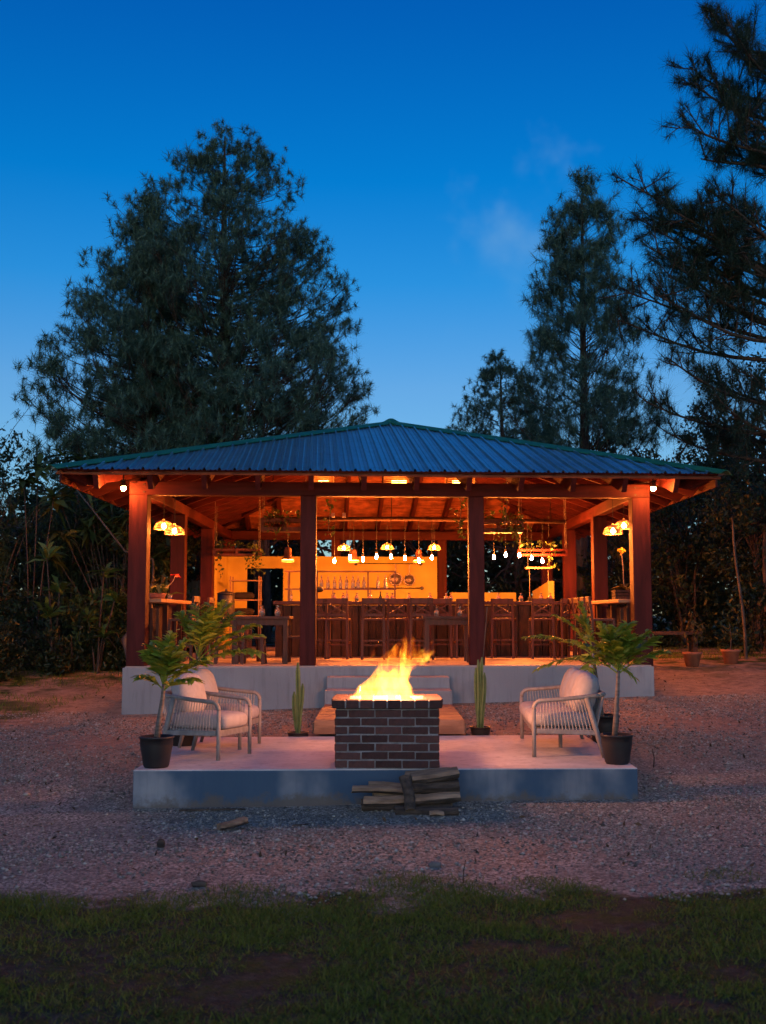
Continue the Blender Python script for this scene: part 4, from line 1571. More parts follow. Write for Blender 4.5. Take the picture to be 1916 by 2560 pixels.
q = MB(); q.lathe([(0.05, 0.2), (0.10, 0.36), (0.105, 0.42)], norg(mx), n=12); q.build('jug', M['glass_green'], mx, smooth=True)
q = MB(); q.lathe([(0.108, 0.42), (0.108, 0.45), (0.03, 0.47)], norg(mx), n=12); q.build('lid', M['metal_dark'], mx, smooth=True)
coil = thing('juice_press', 'dark lever juice press on the bar near the post', 'press', (-1.35, 22.35, BT))
q = MB(); q.lathe([(0.14, 0.0), (0.14, 0.03), (0.03, 0.04)], norg(coil), n=12); q.build('base', M['metal_dark'], coil, smooth=True)
q = MB(); q.tube([norg(coil) + Vector((0, 0, 0.03)), norg(coil) + Vector((0, 0, 0.26)), norg(coil) + Vector((0.14, 0, 0.27))], 0.025, 8); q.build('column', M['metal_dark'], coil)
q = MB(); q.pillow(norg(coil) + Vector((0.02, 0, 0.24)), (0.30, 0.12, 0.12)); q.build('head', M['metal_dark'], coil, smooth=True)

# ------------------------------------------------------------------ lamps
def ceil_z(x, y):
    """Underside of the reed ceiling above a point."""
    best = 99.0
    for A, B, e_, Ln, sP, wv, Hh, nrm in FACES:
        best = min(best, A.z - ((x - A.x) * nrm.x + (y - A.y) * nrm.y) / nrm.z)
    return best - 0.12


def cord(parent, p, top):
    q = MB()
    q.tube([p, (p[0], p[1], top)], 0.006, 4)
    return q.build('cord', M['wire'], parent)


# bare filament bulbs hanging over the bar
eb = thing('hanging_bulb', '', 'bulb')
q = MB(); q.lathe([(0.0, -0.05), (0.014, -0.046), (0.027, -0.025), (0.026, -0.005), (0.017, 0.028), (0.012, 0.045)], n=7); q.build('glass_bulb', M['bulb'], eb, smooth=True)
q = MB(); q.lathe([(0.018, 0.045), (0.02, 0.05), (0.02, 0.10), (0.008, 0.11)], n=8); q.build('socket', M['metal_dark'], eb)
q = MB(); q.tube([(0, 0, 0.11), (0, 0, 0.78)], 0.005, 4); q.build('cord', M['wire'], eb)
es = Series(eb)
for i, (x_, z) in enumerate(((-0.97, 2.91), (-0.66, 2.98), (-0.40, 2.94), (-0.13, 3.0), (0.16, 3.0), (0.44, 2.97), (0.72, 2.92), (0.98, 2.98))):
    es.put((x_, sk(x_, 22.4), z + 0.02), 0, 'bare glowing bulb above the bottle bar, %s from the left of eight' % ORD[i], 'bare bulbs over the bar')
for i, (x_, z) in enumerate(((2.24, 3.0), (2.48, 3.05), (2.76, 3.04), (3.01, 2.99), (3.23, 2.93))):
    es.put((x_, sk(x_, 22.5), z + 0.02), 0, 'bare glowing bulb in front of the dark kitchen opening, %s from the left of five' % ORD[i], 'bare bulbs over the bar end')
es.done()
lamp_pole = thing('lamp_pole', 'rough wooden pole from which the bare bulbs hang', 'pole', (1.0, 22.5, 3.75))
q = MB(); q.tube([(-2.4, sk(-2.4, 22.45), 3.76), (0.6, sk(.6, 22.45), 3.78), (3.7, sk(3.7, 22.45), 3.74)], 0.045, 8); q.build('pole_body', M['bark_plank'], lamp_pole, smooth=True)
for x_ in (-2.2, 0.17, 3.4):
    q = MB(); q.tube([(x_, sk(x_, 22.45), 3.8), (x_, sk(x_, 22.45), ceil_z(x_, 22.5))], 0.008, 4); q.build('hanger', M['wire'], lamp_pole)

# woven basket pendants
bp_ = thing('basket_lamp', '', 'lamp')
RB, HB = 0.165, 0.15
q = MB()
prof = [(RB * math.cos(a) ** 0.75, HB * math.sin(a)) for a in [R(4 + 9.5 * k) for k in range(9)]]
for k, (r_, z) in enumerate(prof):
    q.tube([(r_ * math.cos(2 * math.pi * j / 24), r_ * math.sin(2 * math.pi * j / 24), z) for j in range(25)], 0.0065 if k else 0.010, 4)
for j in range(26):
    a = 2 * math.pi * j / 26
    q.tube([(r_ * math.cos(a + 0.12 * (k % 2)), r_ * math.sin(a + 0.12 * (k % 2)), z) for k, (r_, z) in enumerate(prof)], 0.0052, 3)
q.build('woven_shade', M['basket'], bp_, smooth=True)
q = MB(); q.lathe([(0.0, 0.01), (0.03, 0.02), (0.04, 0.055), (0.025, 0.09), (0.014, 0.105)], n=7); q.build('glass_bulb', M['bulb_basket'], bp_, smooth=True)
q = MB(); q.lathe([(0.02, 0.105), (0.022, 0.17), (0.006, 0.185)], n=8); q.build('socket', M['basket'], bp_)
q = MB(); q.tube([(0, 0, 0.18), (0, 0, 0.85)], 0.005, 4); q.build('cord', M['wire'], bp_)
bs = Series(bp_)
for (x_, y_, z, lb, g) in ((-3.72, 18.95, 3.29, 'glowing woven basket lamp nearest the flower counter corner post, upper of the pair', 'basket lamps over the flower counter'),
                           (-3.47, 18.6, 3.18, 'glowing woven basket lamp over the flower counter, lower of the pair', 'basket lamps over the flower counter'),
                           (4.14, 19.2, 3.32, 'glowing woven basket lamp over the bromeliad counter, upper of the pair', 'basket lamps over the bromeliad counter'),
                           (3.88, 18.85, 3.20, 'glowing woven basket lamp over the bromeliad counter, lower of the pair', 'basket lamps over the bromeliad counter'),
                           (-0.84, 24.0, 3.23, 'small glowing basket lamp above the bar, nearest the left slim post', 'basket lamps above the bar'),
                           (0.09, 24.0, 3.25, 'small glowing basket lamp above the bar, middle of three', 'basket lamps above the bar'),
                           (1.10, 24.0, 3.24, 'small glowing basket lamp above the bar, nearest the right slim post', 'basket lamps above the bar')):
    bs.put((x_, y_, z), random.uniform(0, 1), lb, g, 0.86 if y_ > 20 else 1.0)
bs.done()

# metal pendants with a glowing rim
mp_ = thing('metal_pendant', '', 'lamp')
q = MB(); q.lathe([(0.125, 0.0), (0.12, 0.03), (0.075, 0.07), (0.07, 0.2), (0.05, 0.24), (0.015, 0.25)], n=16, cap=False); q.build('shade', M['metal_shelf'], mp_, smooth=True)
q = MB(); q.lathe([(0.0, -0.005), (0.10, -0.005), (0.115, 0.008), (0.0, 0.02)], n=16); q.build('glowing_disc', M['bulb_lantern'], mp_, smooth=True)
q = MB()
q.tube([(0.122 * math.cos(2 * math.pi * j / 20), 0.122 * math.sin(2 * math.pi * j / 20), -0.012) for j in range(21)], 0.007, 4)
q.tube([(0.122 * math.cos(2 * math.pi * j / 20), 0.122 * math.sin(2 * math.pi * j / 20), -0.04) for j in range(21)], 0.006, 4)
for j in range(14):
    a = 2 * math.pi * j / 14
    q.tube([(0.122 * math.cos(a), 0.122 * math.sin(a), -0.012), (0.122 * math.cos(a), 0.122 * math.sin(a), -0.04)], 0.005, 3)
q.build('guard', M['basket'], mp_)
q = MB(); q.tube([(0, 0, 0.25), (0, 0, 0.9)], 0.006, 4); q.build('cord', M['wire'], mp_)
ms = Series(mp_)
for x_, y_, z, lb in ((-1.87, 22.0, 2.93, 'dark metal pendant lamp in front of the doorway wall'), (-0.64, 24.5, 3.04, 'dark metal pendant lamp behind the second bare bulb'), (0.78, 24.5, 3.04, 'dark metal pendant lamp behind the seventh bare bulb')):
    ms.put((x_, y_, z), 0, lb, 'metal pendants')
ms.done()

# woven bamboo box lanterns up under the front roof
for i, (xa, xb) in enumerate(((-1.22, -0.87), (0.01, 0.55), (1.10, 1.61))):
    cx_, w = (xa + xb) / 2, xb - xa
    lt = thing('woven_lantern', ('narrow lit bamboo lantern above the front beam, by the left slim post', 'lit bamboo lantern above the middle of the front beam', 'wide lit bamboo lantern above the front beam, by the right slim post')[i], 'lantern', (cx_, 19.6, 4.05), 'bamboo lanterns under the roof')
    q = MB()
    for k in range(9):
        z = 4.03 + 0.034 * k
        for yy in (19.45, 19.75):
            q.beam((xa, yy, z), (xb, yy, z), 0.006, 0.027)
        for xx in (xa, xb):
            q.beam((xx, 19.45, z), (xx, 19.75, z), 0.006, 0.027)
    for xx in np.linspace(xa + 0.004, xb - 0.004, 5):
        for yy in (19.442, 19.758):
            q.beam((xx, yy, 4.015), (xx, yy, 4.32), 0.010, 0.006, up=(0, 1, 0))
    q.build('bamboo_weave', M['basket'], lt)
    q = MB(); q.box((cx_, 19.6, 4.17), (w * 0.5, 0.10, 0.10)); q.build('glowing_core', M['bulb_lantern'], lt)
    q = MB(); q.tube([(cx_, 19.6, 4.22), (cx_, 19.6, ceil_z(cx_, 19.6))], 0.006, 4); q.build('cord', M['wire'], lt)

# corner floodlights under the eaves
for i, (x_, y_, z, sgn) in enumerate(((-4.06, 17.42, 3.80, -1), (4.32, 17.80, 3.84, 1))):
    t_ = thing('eave_lamp', ('round glowing lamp under the eave at the flower counter corner', 'round glowing lamp under the eave at the bromeliad counter corner')[i], 'lamp', (x_, y_, z), 'lamps at the eave corners')
    q = MB(); q.lathe([(0.0, -0.02), (0.024, -0.014), (0.041, 0.008), (0.041, 0.03), (0.028, 0.052), (0.02, 0.06)], (x_, y_, z), n=12); q.build('glass_bulb', M['bulb_flood'], t_, smooth=True)
    q = MB(); q.lathe([(0.05, 0.045), (0.056, 0.06), (0.04, 0.10), (0.03, 0.12), (0.05, 0.13), (0.05, 0.15)], (x_, y_, z), n=10); q.build('socket', M['metal_dark'], t_)
    q = MB(); q.tube([(x_, y_, z + 0.14), (x_, y_ + 0.02, ceil_z(x_, y_) + 0.03)], 0.012, 6); q.build('stem', M['metal_dark'], t_)
    q = MB(); q.tube([(x_, y_, z + 0.16), (x_ - sgn * 0.1, y_ + 0.2, z + 0.13), (x_ - sgn * 0.2, y_ + 0.45, z + 0.16)], 0.006, 4); q.build('cable', M['wire'], t_)

# ------------------------------------------------------------------ hanging crates with trailing plants
def leaf_trail(p, length, n_, sz):
    pts = [np.array(p) + np.array([0.06 * math.sin(k * 1.3), 0.05 * math.cos(k * 1.7), -length * k / 6]) for k in range(7)]
    P_ = np.repeat(np.array(pts), max(1, n_ // 7), 0)
    return P_ + rng.normal(0, 0.05, P_.shape)


def crate(xa, xb, y_, z0, z1, label, dp=0.3, mat_=None, plants=60, trails=2):
    mat_ = mat_ or M['furn']
    cx_ = (xa + xb) / 2
    t_ = thing('hanging_crate', label, 'planter', (cx_, y_, z0), 'hanging planter crates')
    w, h = xb - xa, z1 - z0
    for yy in (y_ - dp / 2, y_ + dp / 2):
        for z in (z0 + h * 0.18, z0 + h * 0.82):
            q = MB(); q.box((cx_, yy, z), (w, 0.018, h * 0.28)); q.build('slat', mat_, t_)
        for xx in (xa + 0.02, cx_, xb - 0.02):
            q = MB(); q.box((xx, yy + 0.018 * (1 if yy < y_ else -1), z0 + h / 2), (0.05, 0.018, h)); q.build('batten', mat_, t_)
    for xx in (xa + 0.01, xb - 0.01):
        for z in (z0 + h * 0.18, z0 + h * 0.82):
            q = MB(); q.box((xx, y_, z), (0.018, dp - 0.06, h * 0.28)); q.build('end_slat', mat_, t_)
    q = MB(); q.box((cx_, y_, z0 + 0.012), (w - 0.05, dp - 0.07, 0.018)); q.build('bottom', mat_, t_)
    for xx in (xa + 0.03, xb - 0.03):
        for yy in (y_ - dp / 2 + 0.03, y_ + dp / 2 - 0.03):
            q = MB(); q.tube([(xx, yy, z0 + h), (xx, yy, ceil_z(xx, yy))], 0.0045, 4); q.build('rope', M['stem'], t_)
    P_ = [np.stack([rng.uniform(xa, xb, plants), y_ + rng.uniform(-dp / 2, dp / 2, plants), z1 + rng.uniform(-0.05, 0.16, plants)], 1)]
    for k in range(trails):
        P_.append(leaf_trail((rng.uniform(xa, xb), y_ - dp / 2 - 0.03, z1), rng.uniform(0.25, 0.55), 28, 0.07))
    V_, F_ = diamonds(np.concatenate(P_), 0.10, aspect=0.55)
    o = np_mesh('trailing_leaves', V_, F_, M['leaf_mid'], t_)
    o['kind'] = 'stuff'
    return t_


crate(-2.28, -1.42, 21.0, 3.40, 3.66, 'wooden crate planter hung high beside the left slim post')
crate(1.72, 2.62, 21.0, 3.38, 3.64, 'wooden crate planter hung high beside the right slim post', trails=4)
crate(-3.62, -2.62, 24.0, 3.10, 3.27, 'long wooden crate planter hung above the open cloth shelf', plants=90, trails=4)
crate(2.78, 3.78, 23.0, 3.05, 3.20, 'red-lit plank crate planter hung beside the five bulbs', dp=0.25, mat_=M['wood_red_x'], trails=1)
hs = thing('hanging_shelf', 'narrow plank shelf hung below the last bare bulb', 'shelf', (3.1, 23.2, 2.85))
q = MB(); q.box((3.22, 23.2, 2.82), (0.54, 0.16, 0.035)); q.build('plank', M['plank_edge'], hs)
for x_ in (3.03, 3.42):
    q = MB(); q.tube([(x_, 23.2, 2.80), (x_, 23.2, 2.22)], 0.005, 4); q.build('chain', M['stem'], hs)
    q = MB(); q.lathe([(0.04, 0.0), (0.045, 0.06), (0.02, 0.09)], (x_, 23.2, 2.14), n=8); q.build('lantern', M['metal_dark'], hs)
for x_ in (3.0, 3.44):
    q = MB(); q.tube([(x_, 23.2, 2.84), (x_, 23.2, 3.9)], 0.006, 4); q.build('hanger', M['wire'], hs)
for i, (x_, y_, z, n_) in enumerate(((1.42, 20.6, 3.85, 42), (2.2, 20.0, 3.95, 40), (-1.0, 20.8, 3.9, 36))):
    t_ = thing('hanging_vine', ('dark leafy vine hanging just behind the right slim post', 'thin leafy vine hanging above the crate by the right slim post', 'leafy vine hanging just behind the left slim post')[i], 'vine', (x_, y_, z), 'vines hanging from the ceiling')
    P_ = leaf_trail((x_, y_, z + 0.25), 0.8, n_, 0.1)
    V_, F_ = diamonds(P_, 0.11, aspect=0.6)
    np_mesh('foliage', V_, F_, M['leaf_mid'], t_)['kind'] = 'stuff'
    q = MB(); q.tube([(x_, y_, ceil_z(x_, y_)), (x_ + 0.03, y_, z), (x_ - 0.02, y_, z - 0.5)], 0.008, 4); q.build('stem', M['stem'], t_)
# small white junction boxes on the beam
for i, x_ in enumerate((-1.0, -0.78)):
    o = MB().box((x_, sk(x_, 22.40), 3.84), (0.07, 0.05, 0.09)).build('junction_box', M['bowl'], None, bevel=0.005)
    props(o, ('small white junction box on the bulb pole, left of two', 'small white junction box on the bulb pole, right of two')[i], 'junction box', 'junction boxes')

# ------------------------------------------------------------------ flowers on the side counters
fl = thing('flower_arrangement', 'low tropical flower arrangement with a red bloom on the side counter', 'flowers', (-3.78, 18.75, 2.11))
c = norg(fl)
q = MB(); q.lathe([(0.0, 0.0), (0.13, 0.0), (0.17, 0.09), (0.16, 0.10), (0.0, 0.09)], c, n=14); q.build('bowl', M['terracotta'], fl, smooth=True)
n_ = 46
Pb = np.tile(np.array(c), (n_, 1)) + rng.normal(0, 0.07, (n_, 3)) * [1, 1.4, 0.2] + [0, 0, 0.09]
V_, F_ = blades(Pb, unit(rng.normal(size=(n_, 3)) * [0.8, 0.8, 0.3] + [0, 0, 0.9]), rng.uniform(0.18, 0.38, n_), rng.uniform(0.05, 0.09, n_), droop=0.35)
np_mesh('leaves', V_, F_, M['leaf_mid'], fl)
n_ = 16
Pb = np.tile(np.array(c), (n_, 1)) + rng.normal(0, 0.10, (n_, 3)) * [1, 1, 0.4] + [0, 0, 0.3]
V_, F_ = blades(Pb, unit(rng.normal(size=(n_, 3)) + [0, 0, 0.6]), 0.1, 0.05, droop=0.2)
np_mesh('blossom', V_, F_, M['leaf_dry'], fl)
q = MB(); q.tube([c + Vector((0.05, 0.1, 0.1)), c + Vector((0.2, 0.35, 0.3)), c + Vector((0.24, 0.42, 0.42))], 0.006, 5); q.build('stem', M['stem'], fl)
Pb = np.tile(np.array(c + Vector((0.24, 0.42, 0.43))), (5, 1))
V_, F_ = blades(Pb, unit(rng.normal(size=(5, 3)) * [1, 0.6, 0.5] + [0, -0.4, 0]), 0.10, 0.08, droop=0.1)
np_mesh('red_bloom', V_, F_, M['red_flower'], fl)['kind'] = 'stuff'
for i, (dx, dy) in enumerate(((-0.1, -0.32), (0.12, 0.55))):
    o = MB().lathe([(0.0, 0.0), (0.036, 0.0), (0.04, 0.10), (0.038, 0.10), (0.0, 0.01)], c + Vector((dx, dy, 0.002)), n=10).build('tumbler', M['glass_clear'], None, smooth=True)
    props(o, ('glass tumbler on the flower counter, nearer the corner post', 'glass tumbler on the flower counter, beyond the flowers')[i], 'glass', 'tumblers on the flower counter')
br = thing('bromeliad', 'potted bromeliad with yellow bloom on the side counter', 'plant', (4.10, 19.1, 2.11))
c = norg(br)
for k in range(3):
    q = MB(); q.box(c + Vector((0, 0, 0.03 + 0.055 * k)), (0.36, 0.30, 0.045)); q.build('crate_slat', M['bark_plank'], br)
n_ = 16
Pb = np.tile(np.array(c), (n_, 1)) + [0, 0, 0.16]
V_, F_ = blades(Pb, unit(rng.normal(size=(n_, 3)) * [0.9, 0.9, 0.2] + [0, 0, 0.6]), rng.uniform(0.25, 0.4, n_), 0.07, droop=0.4)
np_mesh('leaves', V_, F_, M['leaf_dry'], br)
q = MB(); q.tube([c + Vector((0, 0, 0.15)), c + Vector((-0.01, 0, 0.55)), c + Vector((-0.03, 0, 0.8))], 0.009, 5); q.build('stem', M['stem'], br)
P_ = np.array(c + Vector((-0.03, 0, 0.83))) + rng.normal(0, 0.022, (40, 3))
V_, F_ = diamonds(P_, 0.05, aspect=0.7)
np_mesh('yellow_bloom', V_, F_, M['yellow_flower'], br)

# ------------------------------------------------------------------ armchairs and sofa
def lounge(width, n_seat, n_back, name, label, cat, group=None):
    """Faces +X, origin on the ground under its middle."""
    t_ = thing(name, label, cat, (0, 0, 0), group)
    hw = width / 2
    for s_ in (-1, 1):
        y_ = s_ * (hw - 0.03)
        arc = [(0.335 - 0.085 * (1 - math.cos(a)), y_, 0.50 + 0.085 * math.sin(a)) for a in [R(15 * k) for k in range(7)]]
        q = MB(); q.tube([(0.335, y_, 0.0), (0.337, y_, 0.25), (0.335, y_, 0.497)], 0.0215, 8); q.build('leg', M['frame_wood'], t_, smooth=True)
        q = MB(); q.tube(arc + [(0.0, y_, 0.603), (-0.30, y_, 0.635), (-0.36, y_ * 0.985, 0.642)], 0.0215, 8); q.build('armrest', M['frame_wood'], t_, smooth=True)
        q = MB(); q.tube([(-0.215, y_, 0.615), (-0.31, y_, 0.27), (-0.385, y_, 0.0)], [0.029, 0.029, 0.02], 8); q.build('leg', M['frame_wood'], t_, smooth=True)
        q = MB(); q.beam((0.31, y_, 0.27), (-0.31, y_, 0.255), 0.035, 0.05); q.build('side_rail', M['frame_wood'], t_, bevel=0.006)
        q = MB()
        k = 15
        for j in range(k):
            u = (j + 0.5) / k
            q.tube([(0.28 - 0.47 * u, y_, 0.585 + 0.03 * u), (0.275 - 0.55 * u, y_, 0.275)], 0.0055, 4)
        q.build('rope_panel', M['rope'], t_)['kind'] = 'stuff'
    for x_, z in ((0.315, 0.265), (-0.30, 0.25)):
        q = MB(); q.box((x_, 0, z), (0.035, width - 0.10, 0.065)); q.build('seat_rail', M['frame_wood'], t_, bevel=0.006)
    q = MB(); q.box((0, 0, 0.285), (0.58, width - 0.13, 0.02)); q.build('seat_deck', M['frame_wood'], t_)
    q = MB(); q.tube([(-0.345, -(hw - 0.03), 0.642), (-0.40, -(hw - 0.10), 0.648), (-0.41, 0, 0.65), (-0.40, hw - 0.10, 0.648), (-0.345, hw - 0.03, 0.642)], 0.026, 8); q.build('back_rail', M['frame_wood'], t_, smooth=True)
    q = MB()
    k = int(width / 0.032)
    for j in range(k):
        yy = -hw + 0.07 + (width - 0.14) * j / (k - 1)
        q.tube([(-0.405, yy, 0.645), (-0.315, yy * 0.97, 0.26)], 0.0058, 4)
    q.build('rope_back', M['rope'], t_)['kind'] = 'stuff'
    sw = (width - 0.20) / n_seat
    for j in range(n_seat):
        yy = -(width - 0.20) / 2 + sw * (j + 0.5)
        q = MB(); q.pillow((0.03, yy, 0.375), (0.70, sw - 0.005, 0.175), e=0.22, n=28, m=12); q.build('seat_cushion', M['fabric'], t_, smooth=True)
    bw_ = (width - 0.20) / n_back
    for j in range(n_back):
        yy = -(width - 0.20) / 2 + bw_ * (j + 0.5)
        rot = Matrix.Rotation(R(-17 - 2 * (j % 2)), 3, 'Y') @ Matrix.Rotation(R(90), 3, 'Y')
        q = MB(); q.pillow((-0.235, yy, 0.64), (0.45, bw_ - 0.05, 0.26), e=0.62, rot=rot, n=24, m=12); q.build('back_cushion', M['fabric'], t_, smooth=True)
    return t_


ac = lounge(0.68, 1, 1, 'armchair', '', 'armchair', 'grey armchairs on the patio')
asr = Series(ac)
asr.put((-1.86, 12.02, PZ), R(-24), 'grey rope-sided armchair nearest the patio edge, facing the fire', 'grey armchairs on the patio')
asr.put((-1.83, 12.92, PZ), R(-14), 'grey rope-sided armchair standing behind the first one, facing the fire', 'grey armchairs on the patio')
asr.done()
so = lounge(1.86, 2, 3, 'sofa', 'grey rope-sided sofa with three back cushions facing the fire', 'sofa')
so.location = (1.96, 12.75, PZ)
so.rotation_euler = (0, 0, R(180 - 3))
q = MB(); q.tube([(-1.86 * 0 - 0.03, 0.0, 0.25), (-0.03, 0.0, 0.0)], 0.022, 8); o = q.build('leg', M['frame_wood'], None, smooth=True); o.parent = so

# ------------------------------------------------------------------ potted palms and cacti
def pot(t_, c, r0, r1, h, m_='pot_black'):
    q = MB(); q.lathe([(0.0, 0.0), (r0 * 0.9, 0.0), (r0, 0.02), (r1 * 0.96, h * 0.72), (r1 * 0.97, h * 0.93), (r1 * 1.03, h * 0.935), (r1 * 1.04, h), (r1 * 0.95, h), (r1 * 0.93, h * 0.9), (0.0, h * 0.9)], c, n=24)
    q.build('pot', M[m_], t_, smooth=True)
    q = MB(); q.lathe([(0.0, h * 0.935), (r1 * 0.5, h * 0.93), (r1 * 0.935, h * 0.905)], c, n=16); q.build('soil', M['soil'], t_)


def frond(t_, base, az, elev, length, droop, nl, lw, ll, wedge=True, m_='palm'):
    """Arching frond with leaflets down both sides."""
    d = np.array([math.cos(az) * math.cos(elev), math.sin(az) * math.cos(elev), math.sin(elev)])
    hx = np.array([math.cos(az), math.sin(az), 0])
    ts = np.linspace(0, 1, 9)
    pts = [np.array(base) + d * length * t + np.array([0, 0, -droop * length * t * t]) for t in ts]
    q = MB()
    q.tube([tuple(p) for p in pts], list(np.linspace(0.008, 0.002, 9)), 5)
    fr = q.build('frond', M['leaf_light'] if not wedge else M['palm'], t_)
    Pb, Dd, Ls, Ws = [], [], [], []
    for k in range(nl):
        t = 0.22 + 0.78 * (k + random.random() * 0.4) / nl
        p = np.array([np.interp(t, ts, [pp[j] for pp in pts]) for j in range(3)])
        tang = d - np.array([0, 0, 2 * droop * t])
        tang /= np.linalg.norm(tang)
        sd = np.cross(tang, [0, 0, 1.0])
        sd /= max(np.linalg.norm(sd), 1e-6)
        upv = np.cross(sd, tang)
        for s_ in (-1, 1):
            di = sd * s_ * 0.8 + tang * random.uniform(0.45, 0.8) + upv * random.uniform(-0.1, 0.35)
            Pb.append(p)
            Dd.append(di / np.linalg.norm(di))
            Ls.append(ll * random.uniform(0.75, 1.2) * (1 - 0.45 * t) * (0.7 + 0.6 * min(t * 3, 1) * 0.5))
            Ws.append(lw * random.uniform(0.7, 1.3))
    V_, F_ = blades(np.array(Pb), np.array(Dd), np.array(Ls), np.array(Ws), droop=0.28)
    lf = np_mesh('leaflets', V_, F_, M[m_], fr)
    lf['kind'] = 'stuff'
    return fr


def potted_palm(c, label, fronds, stem, r0=0.125, r1=0.165, h=0.30, lw=0.05, ll=0.25, m_='palm'):
    t_ = thing('potted_palm', label, 'potted plant', c, 'potted palms round the patio')
    c = Vector(c)
    pot(t_, c, r0, r1, h)
    q = MB()
    pts = [c + Vector(p) for p in stem]
    q.tube(pts, list(np.linspace(0.03, 0.016, len(pts))), 8)
    q.build('stem', M['stem'], t_, smooth=True)
    top = pts[-1]
    for az, el, ln, dr_, nl, zf in fronds:
        b = pts[-2].lerp(top, zf)
        frond(t_, b, R(az), R(min(el + 10, 82)), ln, dr_ * 0.8, int(nl * 1.5), lw, ll, m_=m_)
    return t_


potted_palm((-2.21, 11.10, PZ), 'black pot with a young palm at the front corner of the patio, beside the armchairs',
            [(165, 62, 0.50, 0.25, 13, 1.0), (30, 60, 0.62, 0.30, 15, 0.9), (0, 38, 0.62, 0.35, 15, 0.8), (110, 70, 0.52, 0.2, 13, 1.0), (200, 40, 0.36, 0.5, 10, 0.6), (-60, 55, 0.5, 0.35, 13, 0.9), (15, 40, 0.66, 0.45, 14, 0.6), (140, 50, 0.5, 0.3, 13, 0.9), (45, 72, 0.6, 0.2, 14, 1.0), (-30, 30, 0.5, 0.5, 12, 0.5), (70, 50, 0.5, 0.3, 13, 0.7), (-100, 68, 0.42, 0.2, 11, 1.0)],
            [(0, 0, 0.26), (0.02, 0, 0.45), (0.05, 0.0, 0.66), (0.06, 0.0, 0.80)])
potted_palm((-2.28, 12.95, PZ), 'dark pot with a spreading palm behind the two armchairs',
            [(20, 55, 0.85, 0.25, 18, 1.0), (160, 60, 0.7, 0.3, 16, 1.0), (0, 35, 0.95, 0.35, 20, 0.8), (60, 65, 0.75, 0.2, 16, 1.0), (-20, 20, 0.9, 0.4, 18, 0.5), (-70, 50, 0.7, 0.35, 15, 0.9), (100, 70, 0.7, 0.2, 15, 1.0), (10, 30, 0.9, 0.35, 18, 0.6), (40, 45, 0.9, 0.3, 18, 0.9), (-10, 60, 0.85, 0.25, 18, 1.0), (-40, 60, 0.8, 0.4, 16, 1.0), (200, 30, 0.55, 0.4, 14, 0.7)],
            [(0.1, 0, 0.22), (0.12, 0, 0.5), (0.14, 0, 0.8), (0.16, 0, 1.0)], ll=0.28, lw=0.05)
potted_palm((2.335, 11.36, PZ), 'black pot with a young palm at the front corner of the patio, beside the sofa',
            [(175, 48, 0.55, 0.3, 15, 1.0), (140, 62, 0.6, 0.25, 15, 1.0), (0, 50, 0.62, 0.3, 16, 1.0), (35, 65, 0.58, 0.2, 14, 1.0), (-10, 30, 0.58, 0.3, 15, 0.8), (90, 75, 0.5, 0.15, 13, 1.0), (-120, 55, 0.5, 0.35, 13, 0.9), (-60, 60, 0.52, 0.3, 14, 1.0), (190, 30, 0.55, 0.4, 13, 0.8), (160, 78, 0.5, 0.2, 13, 1.0), (165, 35, 0.62, 0.3, 15, 1.0), (15, 40, 0.66, 0.3, 16, 0.9), (60, 55, 0.5, 0.3, 14, 1.0)],
            [(-0.02, 0, 0.26), (0.0, 0, 0.5), (0.02, 0, 0.75), (0.03, 0, 0.92)], r0=0.12, r1=0.16, h=0.29)
potted_palm((2.62, 13.45, gz(2.62, 13.45) - 0.01), 'dark pot with a drooping feathery palm behind the sofa',
            [(170, 50, 0.9, 0.45, 20, 1.0), (190, 25, 1.0, 0.45, 22, 0.9), (120, 60, 0.7, 0.4, 16, 1.0), (20, 45, 0.6, 0.6, 15, 0.9), (-60, 30, 0.6, 0.8, 16, 0.6), (-110, 20, 0.55, 0.9, 15, 0.4), (150, 70, 0.85, 0.35, 18, 1.0), (-20, 10, 0.5, 0.8, 14, 0.3), (180, 5, 0.7, 0.5, 16, 0.5)],
            [(-0.02, 0, 0.3), (-0.06, 0, 0.6), (-0.10, 0, 0.9), (-0.12, 0, 1.08)], r0=0.14, r1=0.18, h=0.36, ll=0.22, lw=0.03)


def cactus(c, label, cols, stake=None):
    t_ = thing('potted_cactus', label, 'cactus', c, 'potted cacti at the back of the patio')
    c = Vector(c)
    pot(t_, c, 0.105, 0.13, 0.125)
    for (dx, dy_, z0, z1, r_) in cols:
        q = MB()
        n_ = 12
        vs, fs = [], []
        K = 9
        for k in range(K):
            u = k / (K - 1)
            rr = r_ * (0.75 + 0.35 * math.sin(math.pi * (0.25 + 0.6 * u))) * (1 if k < K - 1 else 0.35)
            for j in range(n_):
                a = 2 * math.pi * j / n_
                w = 1.0 if j % 2 else 0.68
                vs.append((c.x + dx * (0.5 + 0.6 * u) + rr * w * math.cos(a) + 0.008 * math.sin(5 * u + dx * 90), c.y + dy_ + rr * w * math.sin(a), c.z + z0 + (z1 - z0) * u))
        for k in range(K - 1):
            for j in range(n_):
                fs.append((k * n_ + j, k * n_ + (j + 1) % n_, (k + 1) * n_ + (j + 1) % n_, (k + 1) * n_ + j))
        fs.append(tuple((K - 1) * n_ + j for j in range(n_)))
        q.add(vs, fs)
        q.build('cactus_column', M['cactus'], t_)
    if stake:
        q = MB(); q.tube([c + Vector(stake[0]), c + Vector(stake[1])], 0.006, 5); q.build('stake', M['bark_pale'], t_)
    return t_


